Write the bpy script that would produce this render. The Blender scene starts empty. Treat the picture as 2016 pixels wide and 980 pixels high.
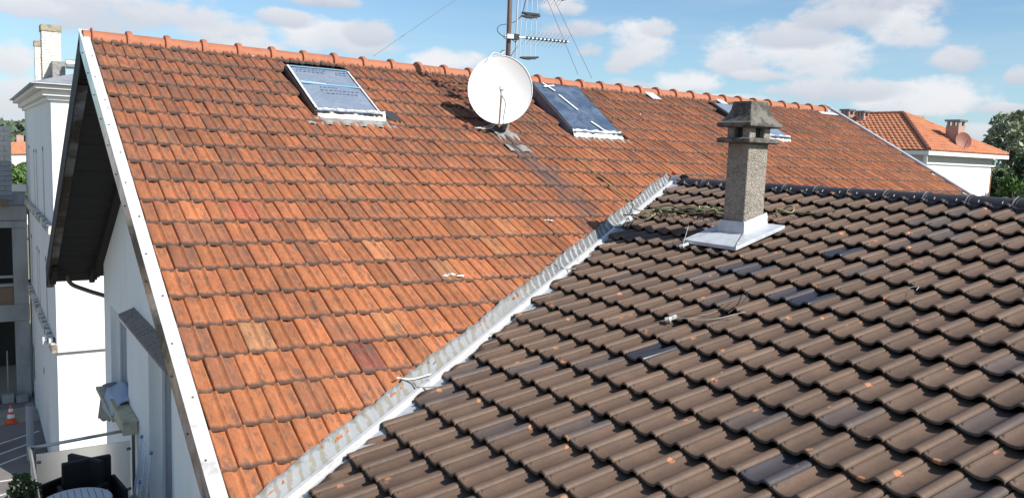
import bpy, bmesh, math, random
import numpy as np
from mathutils import Matrix, Vector
random.seed(7); RNG=np.random.default_rng(7)
sc=bpy.context.scene; COL=sc.collection
# ---------------------------------------------------------------- camera, sky, sun, exposure
F=1607.905; W0,H0=2016,980
RIGHT=Vector((0.8342695,-0.5500268,0.0382741)); UP=Vector((0.0309381,0.1160089,0.9927662)); BACK=Vector((-0.5504882,-0.8270505,0.1137995))
cam=bpy.data.cameras.new('camera'); co=bpy.data.objects.new('camera',cam); COL.objects.link(co)
co.matrix_world=Matrix((( RIGHT.x,UP.x,BACK.x,0),(RIGHT.y,UP.y,BACK.y,0),(RIGHT.z,UP.z,BACK.z,0),(0,0,0,1)))
cam.sensor_fit='HORIZONTAL'; cam.sensor_width=36; cam.lens=F/W0*36; cam.clip_start=.1; cam.clip_end=6000
sc.camera=co
sc.view_settings.view_transform='Standard'; sc.view_settings.look='None'; sc.view_settings.exposure=0.5; sc.view_settings.gamma=1
def ray(px,py): return RIGHT*((px-1008)/F)-UP*((py-490)/F)-BACK
SUN_AZ=math.radians(20)      # from -Y towards +X
SUN_EL=math.radians(39)
SD=Vector((math.sin(SUN_AZ)*math.cos(SUN_EL),-math.cos(SUN_AZ)*math.cos(SUN_EL),math.sin(SUN_EL)))
sun=bpy.data.lights.new('sun','SUN'); sun.energy=4.8; sun.angle=math.radians(.5); sun.color=(1,.95,.87)
so=bpy.data.objects.new('sun',sun); COL.objects.link(so); so.rotation_euler=SD.to_track_quat('Z','Y').to_euler()
world=bpy.data.worlds.new('World'); sc.world=world; world.use_nodes=True
SKY_STRENGTH=.11
class NT:
    def __init__(s,nt): s.nt=nt; s.n=nt.nodes; s.l=nt.links
    def new(s,t,**k):
        n=s.n.new(t)
        for a,b in k.items(): setattr(n,a,b)
        return n
    def put(s,sock,v):
        if isinstance(v,bpy.types.NodeSocket): s.l.new(v,sock)
        else: sock.default_value=v
    def m(s,op,a,b=0.0,c=0.0,clamp=False):
        n=s.new('ShaderNodeMath',operation=op,use_clamp=clamp)
        for i,v in enumerate((a,b,c)): s.put(n.inputs[i],v)
        return n.outputs[0]
    def mix(s,f,a,b,t='MIX'):
        n=s.new('ShaderNodeMix',data_type='RGBA',blend_type=t)
        s.put(n.inputs[0],f)
        for i,v in ((6,a),(7,b)):
            if isinstance(v,(tuple,list)): v=tuple(v)+(1,) if len(v)==3 else v
            s.put(n.inputs[i],v)
        return n.outputs[2]
    def noise(s,vec,scale,detail=4,rough=.55,dist=0.0):
        n=s.new('ShaderNodeTexNoise'); s.put(n.inputs['Vector'],vec)
        n.inputs['Scale'].default_value=scale; n.inputs['Detail'].default_value=detail
        n.inputs['Roughness'].default_value=rough; n.inputs['Distortion'].default_value=dist
        return n.outputs[0]
    def step(s,v,a,b,lo=0.,hi=1.):
        n=s.new('ShaderNodeMapRange',interpolation_type='SMOOTHSTEP'); s.put(n.inputs[0],v)
        for i,x in enumerate((a,b,lo,hi)): s.put(n.inputs[i+1],x)
        return n.outputs[0]
    def scl(s,vec,sx,sy,sz):
        n=s.new('ShaderNodeVectorMath',operation='MULTIPLY'); s.put(n.inputs[0],vec); n.inputs[1].default_value=(sx,sy,sz); return n.outputs[0]
def make_sky():
    t=NT(world.node_tree); t.n.clear()
    out=t.new('ShaderNodeOutputWorld'); bg=t.new('ShaderNodeBackground')
    sky=t.new('ShaderNodeTexSky'); sky.sky_type='NISHITA'; sky.sun_disc=False
    sky.sun_elevation=SUN_EL; sky.sun_rotation=math.atan2(SD.x,SD.y); sky.altitude=200; sky.air_density=1.0; sky.dust_density=.6; sky.ozone_density=1.6
    tc=t.new('ShaderNodeTexCoord'); sep=t.new('ShaderNodeSeparateXYZ'); t.l.new(tc.outputs['Generated'],sep.inputs[0])
    az=t.m('ARCTAN2',sep.outputs[0],sep.outputs[1]); el=t.m('ARCSINE',sep.outputs[2])
    cv=t.new('ShaderNodeCombineXYZ'); t.put(cv.inputs[0],az); t.put(cv.inputs[1],t.m('MULTIPLY',el,1.7)); v=cv.outputs[0]
    big=t.noise(v,6.0,7,.6); fine=t.noise(v,24.0,6,.62); wisp=t.noise(t.scl(v,.35,2.2,1),9.0,5,.6)
    rag=t.m('ADD',t.m('MULTIPLY',t.m('SUBTRACT',big,.5),2.3),t.m('MULTIPLY',t.m('SUBTRACT',fine,.5),1.7))
    # (px, py, half width, half height, whiteness)  cumulus as they stand over the roofs
    cl=[(230,22,215,50,.45),(430,62,110,34,.6),(60,15,70,26,.6),(600,70,62,36,.9),(705,85,85,34,.6),(735,70,50,28,.35),(880,122,75,24,1.),(640,4,62,14,.3),(800,140,70,16,.6),
        (30,205,75,44,.6),(20,120,46,34,.8),(120,170,46,26,.7),(1110,14,42,24,.6),(1270,95,72,46,.75),(1225,120,36,30,.5),(1160,100,30,18,.4),(1350,163,72,24,.95),(1240,172,50,18,.4),(1430,105,56,40,.8),(1460,130,66,24,.5),
        (1600,118,128,46,.8),(1570,70,100,30,.4),(1740,14,150,42,.3),(1790,62,85,40,.7),(1650,40,90,24,.3),(1820,196,118,38,.95),(1730,205,60,22,.8),(2005,150,30,18,.35),(1925,262,70,18,.5),(1970,215,60,10,.4),(1500,150,60,12,.5),(330,30,120,30,.5),(500,95,80,20,.6),(1300,60,40,20,.5),(1660,180,140,24,.4),(1120,60,60,20,.3),(1890,120,60,24,.35),(560,40,60,18,.4),(1400,200,120,14,.5),(60,300,80,30,.5)]
    dens=None; wh=None
    for px,py,rx,ry,w in cl:
        d=ray(px,py).normalized(); a0=math.atan2(d.x,d.y); e0=math.asin(d.z)
        dx=ray(px+rx,py).normalized(); ra=abs(math.atan2(dx.x,dx.y)-a0); re=ry/F
        ua=t.m('DIVIDE',t.m('SUBTRACT',az,a0),ra*1.12); ue=t.m('DIVIDE',t.m('SUBTRACT',el,e0),re*1.12)
        # flatter base: stretch the lower half
        ue=t.m('MULTIPLY',ue,t.m('ADD',1.0,t.m('MULTIPLY',t.m('LESS_THAN',ue,0.0),.25)))
        r2=t.m('ADD',t.m('MULTIPLY',ua,ua),t.m('MULTIPLY',ue,ue))
        q=t.m('SUBTRACT',1.0,r2)
        qd=t.m('ADD',q,t.m('MULTIPLY',rag,1.0))
        tone=t.m('ADD',w,t.m('MULTIPLY',ue,.30))
        k=t.step(qd,-.15,.85)
        if dens is None: dens=k; wh=t.m('MULTIPLY',tone,k)
        else:
            wh=t.m('ADD',t.m('MULTIPLY',wh,t.m('SUBTRACT',1.0,k)),t.m('MULTIPLY',tone,k)); dens=t.m('SUBTRACT',1.0,t.m('MULTIPLY',t.m('SUBTRACT',1.0,dens),t.m('SUBTRACT',1.0,k)))
    # the same kind of broken cumulus everywhere else in the sky
    front=t.m('MULTIPLY',t.step(az,-.25,-.05),t.step(az,1.45,1.25)); front=t.m('MULTIPLY',front,t.step(el,.42,.34))
    gen=t.m('MULTIPLY',t.step(t.noise(v,2.6,8,.6),.52,.68),t.m('SUBTRACT',1.0,front)); gen=t.m('MULTIPLY',gen,t.step(el,-.02,.06))
    wh=t.m('ADD',wh,t.m('MULTIPLY',gen,.6)); dens=t.m('SUBTRACT',1.0,t.m('MULTIPLY',t.m('SUBTRACT',1.0,dens),t.m('SUBTRACT',1.0,gen)))
    wh=t.m('ADD',t.m('DIVIDE',wh,t.m('MAXIMUM',dens,.05)),t.m('MULTIPLY',t.m('SUBTRACT',fine,.5),.55),clamp=True)
    ccol=t.mix(wh,(3.55,3.85,4.45),(5.75,5.75,5.9))
    thin=t.m('MULTIPLY',t.step(wisp,.44,.78),.30)
    base=t.mix(1.0,sky.outputs[0],(.72,.86,.93),'MULTIPLY')
    hz=t.step(el,.22,.0); base=t.mix(t.m('MULTIPLY',hz,.5),base,(3.1,4.5,5.6))
    c=t.mix(thin,base,(3.9,4.7,5.4)); c=t.mix(t.m('MULTIPLY',dens,.93),c,ccol)
    t.l.new(c,bg.inputs[0]); bg.inputs[1].default_value=SKY_STRENGTH; t.l.new(bg.outputs[0],out.inputs[0])
make_sky()
# ---------------------------------------------------------------- materials
def mat(name,col=(.5,.5,.5),rough=.6,metal=0.,fn=None,spec=.5):
    m=bpy.data.materials.new(name); m.use_nodes=True; t=NT(m.node_tree); b=t.n['Principled BSDF']
    b.inputs['Base Color'].default_value=tuple(col)+(1,); b.inputs['Roughness'].default_value=rough; b.inputs['Metallic'].default_value=metal
    b.inputs['Specular IOR Level'].default_value=spec
    if fn: fn(t,b)
    return m
def pos(t): return t.new('ShaderNodeNewGeometry').outputs['Position']
def bump(t,b,h,strength=.4,dist=.01):
    n=t.new('ShaderNodeBump'); n.inputs['Strength'].default_value=strength; n.inputs['Distance'].default_value=dist; t.put(n.inputs['Height'],h); t.l.new(n.outputs[0],b.inputs['Normal'])
def dirty(c1,c2,scale=8,lo=.45,hi=.7,stretch=(1,1,1),bs=.2,bd=.004,c3=None,s3=60):
    def f(t,b):
        p=t.scl(pos(t),*stretch); k=t.step(t.noise(p,scale,6,.62),lo,hi); c=t.mix(k,c1,c2)
        fn=t.noise(pos(t),s3,4,.6)
        if c3: c=t.mix(t.step(fn,.58,.72),c,c3)
        t.put(b.inputs['Base Color'],c)
        if bs: bump(t,b,fn,bs,bd)
    return f
def tint_src(t,attr):
    if attr: 
        n=t.new('ShaderNodeAttribute',attribute_name='tint'); return n.outputs[0]
    return t.new('ShaderNodeObjectInfo').outputs['Color']
def red_fn(attr):
    def f(t,b):
        base=tint_src(t,attr); p=pos(t)
        uv=t.new('ShaderNodeUVMap',uv_map='uv').outputs[0]; s=t.new('ShaderNodeSeparateXYZ'); t.l.new(uv,s.inputs[0]); U,V=s.outputs[0],s.outputs[1]
        ps=t.scl(p,2.8,1,1); n1=t.noise(ps,6,7,.68); n2=t.noise(ps,19,6,.68); n3=t.noise(p,170,3,.7)
        c=t.mix(t.step(n2,.35,.72),base,t.mix(1.0,base,(1.35,1.5,1.6),'MULTIPLY'))
        c=t.mix(t.m('MULTIPLY',t.step(n3,.5,.72),.45),c,t.mix(1.0,base,(.55,.5,.5),'MULTIPLY'))
        bigp=t.noise(p,1.3,4,.6); c=t.mix(t.m('MULTIPLY',t.step(bigp,.50,.66),.5),c,t.mix(1.0,c,(.62,.58,.60),'MULTIPLY')); c=t.mix(t.m('MULTIPLY',t.step(bigp,.46,.34),.6),c,t.mix(1.0,c,(1.18,1.2,1.2),'MULTIPLY'))
        # pale worn crests, lichen and soot patches
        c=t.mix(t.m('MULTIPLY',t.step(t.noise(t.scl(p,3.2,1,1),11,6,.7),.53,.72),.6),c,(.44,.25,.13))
        sp=t.new('ShaderNodeSeparateXYZ'); t.l.new(p,sp.inputs[0])
        up=t.step(sp.outputs[2],-1.2,1.1)
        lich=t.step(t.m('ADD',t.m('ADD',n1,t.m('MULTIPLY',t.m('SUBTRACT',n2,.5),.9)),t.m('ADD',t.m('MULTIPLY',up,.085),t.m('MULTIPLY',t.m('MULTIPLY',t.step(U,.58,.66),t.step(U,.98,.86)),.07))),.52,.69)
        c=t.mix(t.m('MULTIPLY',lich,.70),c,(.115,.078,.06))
        # soot stain running down the slope from the dish foot
        ss=t.m('DIVIDE',t.m('SUBTRACT',10.7657,sp.outputs[1]),.8841)
        xl=t.m('ADD',5.72,t.m('MULTIPLY',t.m('SINE',t.m('MULTIPLY',ss,2.2)),.06)); dx=t.m('ABSOLUTE',t.m('SUBTRACT',sp.outputs[0],xl))
        wdt=t.m('ADD',.30,t.m('MULTIPLY',t.m('SUBTRACT',n1,.5),.9))
        st=t.m('MULTIPLY',t.step(dx,wdt,t.m('MULTIPLY',wdt,.05)),t.m('MULTIPLY',t.step(ss,1.9,2.2),t.step(ss,5.2,2.9)))
        c=t.mix(t.m('MULTIPLY',st,t.m('MULTIPLY',.78,t.step(n1,.25,.6,.45,1.0))),c,(.085,.082,.084))
        st2=t.m('MULTIPLY',t.step(t.m('ABSOLUTE',t.m('SUBTRACT',sp.outputs[0],6.15)),.9,.1),t.m('MULTIPLY',t.step(ss,.1,.4),t.step(ss,2.4,1.6)))
        c=t.mix(t.m('MULTIPLY',t.m('MULTIPLY',st2,t.step(n2,.4,.6)),.55),c,(.05,.042,.04))
        # grimy broken noses
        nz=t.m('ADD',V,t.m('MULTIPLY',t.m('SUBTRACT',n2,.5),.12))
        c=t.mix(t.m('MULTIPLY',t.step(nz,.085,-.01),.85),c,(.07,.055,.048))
        t.put(b.inputs['Base Color'],c); b.inputs['Roughness'].default_value=.85
        # pressed cross-hatch of the raised band plus grain
        bk=t.new('ShaderNodeTexBrick'); mp=t.new('ShaderNodeMapping'); t.l.new(uv,mp.inputs[0]); mp.inputs['Rotation'].default_value=(0,0,math.pi/2)
        t.l.new(mp.outputs[0],bk.inputs[0]); bk.inputs['Scale'].default_value=9; bk.inputs['Mortar Size'].default_value=.03; bk.inputs['Brick Width'].default_value=.5; bk.inputs['Row Height'].default_value=.36
        band=t.m('MULTIPLY',t.m('MULTIPLY',t.step(U,.05,.07),t.step(U,.33,.29)),t.step(V,.08,.12))
        h=t.m('SUBTRACT',t.m('ADD',n3,t.m('MULTIPLY',n2,1.5)),t.m('MULTIPLY',t.m('MULTIPLY',bk.outputs['Fac'],band),1.1))
        bump(t,b,h,.75,.007)
    return f
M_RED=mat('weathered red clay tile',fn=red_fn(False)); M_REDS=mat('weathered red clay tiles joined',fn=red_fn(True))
def brown_fn(attr):
    def f(t,b):
        base=tint_src(t,attr); p=pos(t)
        uv=t.new('ShaderNodeUVMap',uv_map='uv').outputs[0]; s=t.new('ShaderNodeSeparateXYZ'); t.l.new(uv,s.inputs[0]); U,V=s.outputs[0],s.outputs[1]
        n1=t.noise(p,5,5,.6); n2=t.noise(p,45,6,.65); n3=t.noise(p,230,2,.6)
        c=t.mix(t.step(n1,.38,.66),base,t.mix(1.0,base,(1.22,1.2,1.15),'MULTIPLY'))
        c=t.mix(t.m('MULTIPLY',t.step(n2,.35,.7),.35),c,t.mix(1.0,base,(.72,.72,.76),'MULTIPLY'))
        sc_=t.noise(t.scl(p,.6,3.2,.6),9,6,.7); c=t.mix(t.m('MULTIPLY',t.step(sc_,.5,.7),.5),c,t.mix(1.0,base,(.68,.72,.85),'MULTIPLY')); c=t.mix(t.m('MULTIPLY',t.step(sc_,.46,.3),.4),c,t.mix(1.0,base,(1.35,1.25,1.15),'MULTIPLY')); sp2=t.noise(p,21,6,.75); c=t.mix(t.m('MULTIPLY',t.step(sp2,.62,.70),.4),c,(.17,.135,.11))
        dust=t.step(n3,.73,.78); c=t.mix(t.m('MULTIPLY',dust,.5),c,(.3,.26,.23))
        # chips where the engobe has broken off the clay, along noses and edges
        vo=t.new('ShaderNodeTexVoronoi'); t.l.new(p,vo.inputs[0]); vo.inputs['Scale'].default_value=9.0
        wv=t.noise(p,60,3,.6); dd=t.m('ADD',vo.outputs['Distance'],t.m('MULTIPLY',t.m('SUBTRACT',wv,.5),.16))
        cs=t.new('ShaderNodeSeparateColor'); t.l.new(vo.outputs['Color'],cs.inputs[0])
        edge=t.m('MAXIMUM',t.step(V,.16,.05),t.m('MAXIMUM',t.step(U,.84,.93),t.step(U,.13,.05)))
        chip=t.m('MULTIPLY',t.m('MULTIPLY',t.step(dd,.235,.19),t.m('GREATER_THAN',cs.outputs[0],.70)),edge)
        mo=t.step(t.noise(p,2.1,5,.65),.52,.68); c=t.mix(t.m('MULTIPLY',mo,.45),c,t.mix(1.0,c,(.72,.74,.80),'MULTIPLY')); c=t.mix(chip,c,(.38,.16,.075))
        t.put(b.inputs['Base Color'],c)
        t.put(b.inputs['Roughness'],t.m('ADD',.50,t.m('MULTIPLY',n2,.22))); b.inputs['Specular IOR Level'].default_value=.35
        bump(t,b,t.m('ADD',n2,t.m('MULTIPLY',n3,.4)),.3,.004)
    return f
M_BRN=mat('brown engobe tile',fn=brown_fn(False)); M_BRNS=mat('brown engobe tiles joined',fn=brown_fn(True))
M_BNEW=mat('dark glossy tile',(.030,.029,.038),.28,fn=lambda t,b:bump(t,b,t.noise(pos(t),40,3),.08,.002))
M_UND=mat('roof underlay',(.03,.022,.018),.9)
M_RIDGE=mat('new terracotta ridge',(.36,.125,.06),.7,fn=dirty((.37,.13,.062),(.31,.105,.05),5,.4,.7,c3=(.42,.18,.10),s3=40))
M_BRIDGE=mat('dark brown ridge',(.032,.027,.031),.38,fn=dirty((.034,.029,.033),(.048,.04,.042),6,.4,.7))
M_CLIP=mat('grey ridge clip',(.30,.29,.28),.5)
M_WHITE=mat('white render',(.8,.8,.78),.85,fn=dirty((.91,.885,.855),(.84,.815,.785),1.6,.45,.75,(1,1,.35),bs=.12,s3=90))
M_CREAM=mat('cream render',(.8,.78,.73),.85,fn=dirty((.77,.765,.745),(.70,.68,.65),.7,.45,.75,(1,1,.25),bs=.12,s3=50))
M_LEDGE=mat('stained ledge',(.6,.57,.5),.85,fn=dirty((.66,.63,.57),(.17,.13,.10),3.0,.42,.62,bs=.3,s3=30))
M_LEDGEC=mat('clean ledge',(.72,.69,.63),.85,fn=dirty((.74,.71,.66),(.6,.55,.48),3,.5,.75))
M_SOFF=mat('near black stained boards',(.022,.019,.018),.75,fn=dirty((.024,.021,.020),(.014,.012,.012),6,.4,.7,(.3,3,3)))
M_WSTRIP=mat('white painted metal',(.78,.78,.78),.4,fn=dirty((.55,.55,.55),(.36,.355,.345),6,.54,.72,c3=(.5,.49,.47),s3=25,bs=.1))
def fascia_fn(t,b):
    n=t.noise(t.scl(pos(t),1,1.2,1.2),1.7,4,.6); c=t.mix(t.step(n,.42,.6),(.14,.095,.065),(.42,.38,.34)); t.put(b.inputs['Base Color'],c); bump(t,b,t.noise(pos(t),6,2),.35,.02)
M_FASC=mat('brown coated metal fascia',(.16,.11,.08),.2,.75,fascia_fn)
M_ZINC=mat('weathered zinc',(.5,.52,.54),.42,.35,dirty((.52,.54,.56),(.36,.38,.40),7,.42,.68,c3=(.62,.63,.64),s3=30))
def zincw(t,b):
    p=pos(t); uv=t.new('ShaderNodeUVMap',uv_map='uv').outputs[0]; s=t.new('ShaderNodeSeparateXYZ'); t.l.new(uv,s.inputs[0]); U,V=s.outputs[0],s.outputs[1]
    n=t.noise(p,6,5,.6); n2=t.noise(p,30,5,.6)
    w=t.m('SINE',t.m('ADD',t.m('MULTIPLY',U,2*math.pi/.105),t.m('MULTIPLY',n,13.0)))
    upper=t.step(U,3.4,5.0)
    c=t.mix(t.step(w,.1,.65),(.25,.26,.27),(.20,.192,.158)); c2=t.mix(t.step(w,.35,.85),(.13,.135,.14),(.32,.32,.315)); c=t.mix(upper,c,c2)
    c=t.mix(t.m('MULTIPLY',t.step(n2,.52,.7),.35),c,(.17,.17,.168)); c=t.mix(t.m('MULTIPLY',t.step(t.noise(p,13,5,.7),.55,.7),.3),c,(.32,.325,.33)); dk=t.m('MULTIPLY',t.step(t.m('ADD',V,t.m('MULTIPLY',t.m('SUBTRACT',n2,.5),.5)),.8,1.0),.7); c=t.mix(dk,c,(.10,.095,.09))
    t.put(b.inputs['Base Color'],c); bump(t,b,n2,.2,.004)
M_ZINCW=mat('stained corrugated zinc',(.55,.55,.55),.55,.0,zincw,.3)
M_GALV=mat('bluish galvanised sheet',(.42,.46,.5),.42,.2,dirty((.34,.375,.42),(.27,.30,.34),8,.45,.7))
M_GALVL=mat('bright galvanised flashing',(.52,.55,.58),.45,.1,dirty((.54,.57,.60),(.42,.45,.48),8,.45,.7))
M_LEAD=mat('grey lead flashing',(.26,.25,.23),.6,fn=dirty((.27,.26,.24),(.16,.15,.14),10,.4,.65,c3=(.55,.55,.53),s3=28))
def conc_fn(t,b):
    p=pos(t); n=t.noise(p,7,6,.65); n2=t.noise(p,70,5,.7); vo=t.new('ShaderNodeTexVoronoi'); t.l.new(p,vo.inputs[0]); vo.inputs['Scale'].default_value=75
    c=t.mix(t.step(n,.35,.7),(.34,.30,.245),(.24,.21,.17)); cs=t.new('ShaderNodeSeparateColor'); t.l.new(vo.outputs['Color'],cs.inputs[0])
    c=t.mix(t.m('MULTIPLY',t.step(cs.outputs[0],.75,.95),.5),c,(.5,.46,.39)); c=t.mix(t.m('MULTIPLY',t.step(cs.outputs[1],.7,.9),.6),c,(.11,.1,.09))
    c=t.mix(t.m('MULTIPLY',t.step(t.noise(p,12,5,.7),.58,.7),.7),c,(.075,.068,.06)); t.put(b.inputs['Base Color'],c); bump(t,b,t.m('ADD',n2,vo.outputs['Distance']),.8,.012)
M_PEB=mat('pebbledash concrete',fn=conc_fn,rough=.95)
M_HOOD=mat('mossy concrete hood',fn=dirty((.17,.155,.135),(.06,.056,.048),9,.4,.62,c3=(.25,.23,.2),s3=60,bs=.8,bd=.012),rough=.95)
M_CONC=mat('raw concrete',(.3,.29,.27),.9,fn=dirty((.36,.35,.33),(.25,.24,.225),.9,.4,.7,(1,1,.5),s3=12))
M_BLOCK=mat('grey blockwork',(.3,.3,.31),.9,fn=dirty((.30,.305,.325),(.22,.22,.235),1.4,.4,.7,s3=15))
M_BLOCK_SUNLIT=mat('blockwork painted sunlit',(.6,.57,.5),.9,fn=dirty((.6,.575,.52),(.46,.44,.40),1.2,.4,.7,s3=15))  # same blockwork with sunlight put into the colour
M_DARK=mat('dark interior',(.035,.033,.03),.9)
M_WOODB=mat('brown plank',(.2,.13,.08),.8)
M_BRICKW=mat('whitewashed brick',(.66,.62,.55),.9,fn=dirty((.70,.66,.60),(.45,.40,.33),6,.45,.75,s3=25,bs=.5,bd=.02))
M_CAPM=mat('mossy cap',(.33,.29,.2),.95,fn=dirty((.36,.31,.22),(.2,.18,.13),6,.4,.65))
M_SLATE=mat('grey metal roof',(.34,.36,.38),.45,.2,dirty((.36,.38,.40),(.25,.26,.28),2,.4,.7))
M_STEEL=mat('brushed steel',(.55,.54,.52),.28,.9)
M_DSTEEL=mat('dark steel',(.2,.19,.18),.45,.6)
M_DISH=mat('white enamel dish',(.8,.79,.77),.45,fn=dirty((.80,.80,.79),(.68,.67,.64),14,.55,.8,(3,3,.5),c3=None,bs=0))
M_DISHB=mat('dish back',(.5,.49,.47),.6)
M_MAST=mat('rusty brown mast',(.12,.075,.06),.6,fn=dirty((.12,.075,.06),(.19,.09,.05),20,.5,.7))
M_ALU=mat('aluminium rod',(.7,.7,.7),.35,.7)
M_BLK=mat('black plastic',(.018,.018,.022),.5)
M_GREY=mat('light grey plastic',(.5,.49,.45),.6)
M_CABW=mat('white cable',(.68,.67,.62),.5); M_CABB=mat('black cable',(.025,.025,.025),.5); M_CABG=mat('green yellow earth cable',(.27,.28,.14),.5); M_CABD=mat('dark olive cable',(.10,.12,.055),.55)
def glass_fn(c): 
    def f(t,b): b.inputs['Base Color'].default_value=c+(1,); b.inputs['Roughness'].default_value=.06; b.inputs['Specular IOR Level'].default_value=.8
    return f
M_PANE=mat('window pane',fn=glass_fn((.10,.12,.15)))
def film_fn(t,b):
    p=pos(t); n=t.noise(p,5,6,.7,1.2); n2=t.noise(t.scl(p,1,3,1),14,5,.7,2)
    c=t.mix(t.step(n,.35,.7),(.18,.22,.285),(.235,.275,.34)); c=t.mix(t.m('MULTIPLY',t.step(n2,.62,.78),.5),c,(.42,.46,.52)); t.put(b.inputs['Base Color'],c); b.inputs['Roughness'].default_value=.16; bump(t,b,t.m('ADD',n,n2),.35,.02)
M_FILM=mat('blue grey plastic film over glass',fn=film_fn,spec=.6)
def film2_fn(t,b):
    p=pos(t); n=t.noise(p,4,6,.7,1.0); n2=t.noise(t.scl(p,2.5,1,1),12,5,.7,2)
    c=t.mix(t.step(n,.35,.7),(.05,.075,.125),(.115,.155,.215)); c=t.mix(t.step(n2,.6,.78),c,(.3,.38,.46)); t.put(b.inputs['Base Color'],c); b.inputs['Roughness'].default_value=.22; bump(t,b,t.m('ADD',n,n2),.4,.03)
M_FILM2=mat('deep blue plastic film',fn=film2_fn,spec=.6)
M_FILMW=mat('crumpled white film',(.75,.74,.72),.5,fn=dirty((.58,.575,.56),(.34,.335,.32),22,.5,.7,bs=.6,bd=.02,s3=26))
M_TAPEB=mat('light blue tape',(.17,.40,.60),.4); M_TAPEW=mat('white tape',(.66,.66,.645),.5); M_INK=mat('dark blue print',(.155,.19,.26),.4)
M_VFR=mat('dark grey roof window frame',(.045,.042,.042),.45)
M_SHING=mat('brown shingle awning',(.12,.09,.075),.85,fn=dirty((.32,.26,.225),(.17,.14,.125),14,.4,.65,(6,1,1),c3=(.2,.16,.14),s3=40))
M_PVC=mat('white pvc',(.86,.85,.83),.35)
M_BEIGE=mat('cream painted wood',(.50,.45,.32),.7,fn=dirty((.52,.47,.34),(.36,.31,.22),6,.45,.7))
M_MAT=mat('pale blue terry mat',(.42,.48,.60),.95,fn=dirty((.44,.50,.62),(.36,.42,.54),40,.4,.6,bs=.5)); M_RUG=mat('taupe rug',(.19,.17,.155),.95,fn=dirty((.30,.275,.25),(.24,.22,.2),30,.4,.6))
def frost(t,b):
    b.inputs['Base Color'].default_value=(.80,.78,.74,1); b.inputs['Roughness'].default_value=.5; b.inputs['Transmission Weight'].default_value=.75; b.inputs['IOR'].default_value=1.1
M_FROST=mat('frosted glass',fn=frost)
M_RATTAN=mat('black rattan',(.012,.012,.014),.6,fn=lambda t,b:bump(t,b,t.noise(t.scl(pos(t),1,1,3),60,2),.6,.01))
M_SLATW=mat('white table slat',(.72,.75,.80),.5)
M_RACK=mat('pale blue coated wire',(.62,.68,.76),.4); M_BLUE=mat('blue plastic joint',(.16,.27,.52),.4)
M_ASPH=mat('asphalt',(.06,.058,.058),.95,fn=dirty((.19,.172,.165),(.13,.12,.118),.6,.4,.7,c3=(.24,.22,.21),s3=25))
M_GRND=mat('ground',(.12,.115,.08),1,fn=dirty((.20,.19,.12),(.27,.24,.19),.05,.4,.7,s3=2))
M_PAVE=mat('concrete strip',(.26,.24,.2),.95,fn=dirty((.34,.315,.26),(.24,.225,.2),.8,.4,.7))
M_LINE=mat('worn white paint',(.6,.59,.56),.9,fn=dirty((.66,.65,.62),(.25,.24,.23),5,.5,.8))
M_CONE=mat('orange cone plastic',(.75,.10,.02),.5); M_CONEW=mat('white reflective band',(.8,.8,.8),.4)
M_RTILE=mat('far orange tile',fn=dirty((.50,.20,.10),(.38,.14,.07),2.5,.4,.7,s3=9),rough=.85); M_RTILED=mat('dark ridge tile',(.16,.06,.04),.85)
M_PINK=mat('pinkish chimney render',(.46,.33,.27),.9,fn=dirty((.40,.27,.22),(.28,.19,.155),2,.4,.7)); M_RDISH=mat('reddish dish',(.25,.085,.06),.6)
M_GUT=mat('pale gutter',(.66,.66,.64),.5); M_FRZ=mat('grey frieze',(.40,.40,.40),.85); M_BROWNC=mat('brown corner',(.22,.07,.03),.8)
def leaf(name,a,b_):
    def f(t,b):
        r=t.new('ShaderNodeNewGeometry').outputs['Random Per Island']; c=t.mix(r,a,b_); c=t.mix(t.m('MULTIPLY',t.step(t.noise(pos(t),.45,3,.6),.4,.62),.45),c,tuple(min(1,x*1.6) for x in a)); t.put(b.inputs['Base Color'],c); b.inputs['Roughness'].default_value=.6
        b.inputs['Subsurface Weight'].default_value=0
    return mat(name,fn=f)
M_LEAFA=leaf('dark green leaves',(.045,.075,.03),(.12,.165,.07)); M_LEAFB=leaf('olive grey leaves',(.17,.20,.11),(.30,.33,.20)); M_LEAFC=leaf('fresh green leaves',(.045,.10,.02),(.12,.20,.05)); M_LEAFF=leaf('far woodland green',(.05,.075,.045),(.085,.115,.065)); M_THUJ=leaf('thuja green',(.030,.060,.016),(.07,.115,.035))
M_BARK=mat('bark',(.09,.07,.05),.95,fn=dirty((.1,.08,.06),(.05,.04,.03),5,.4,.7))
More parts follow.
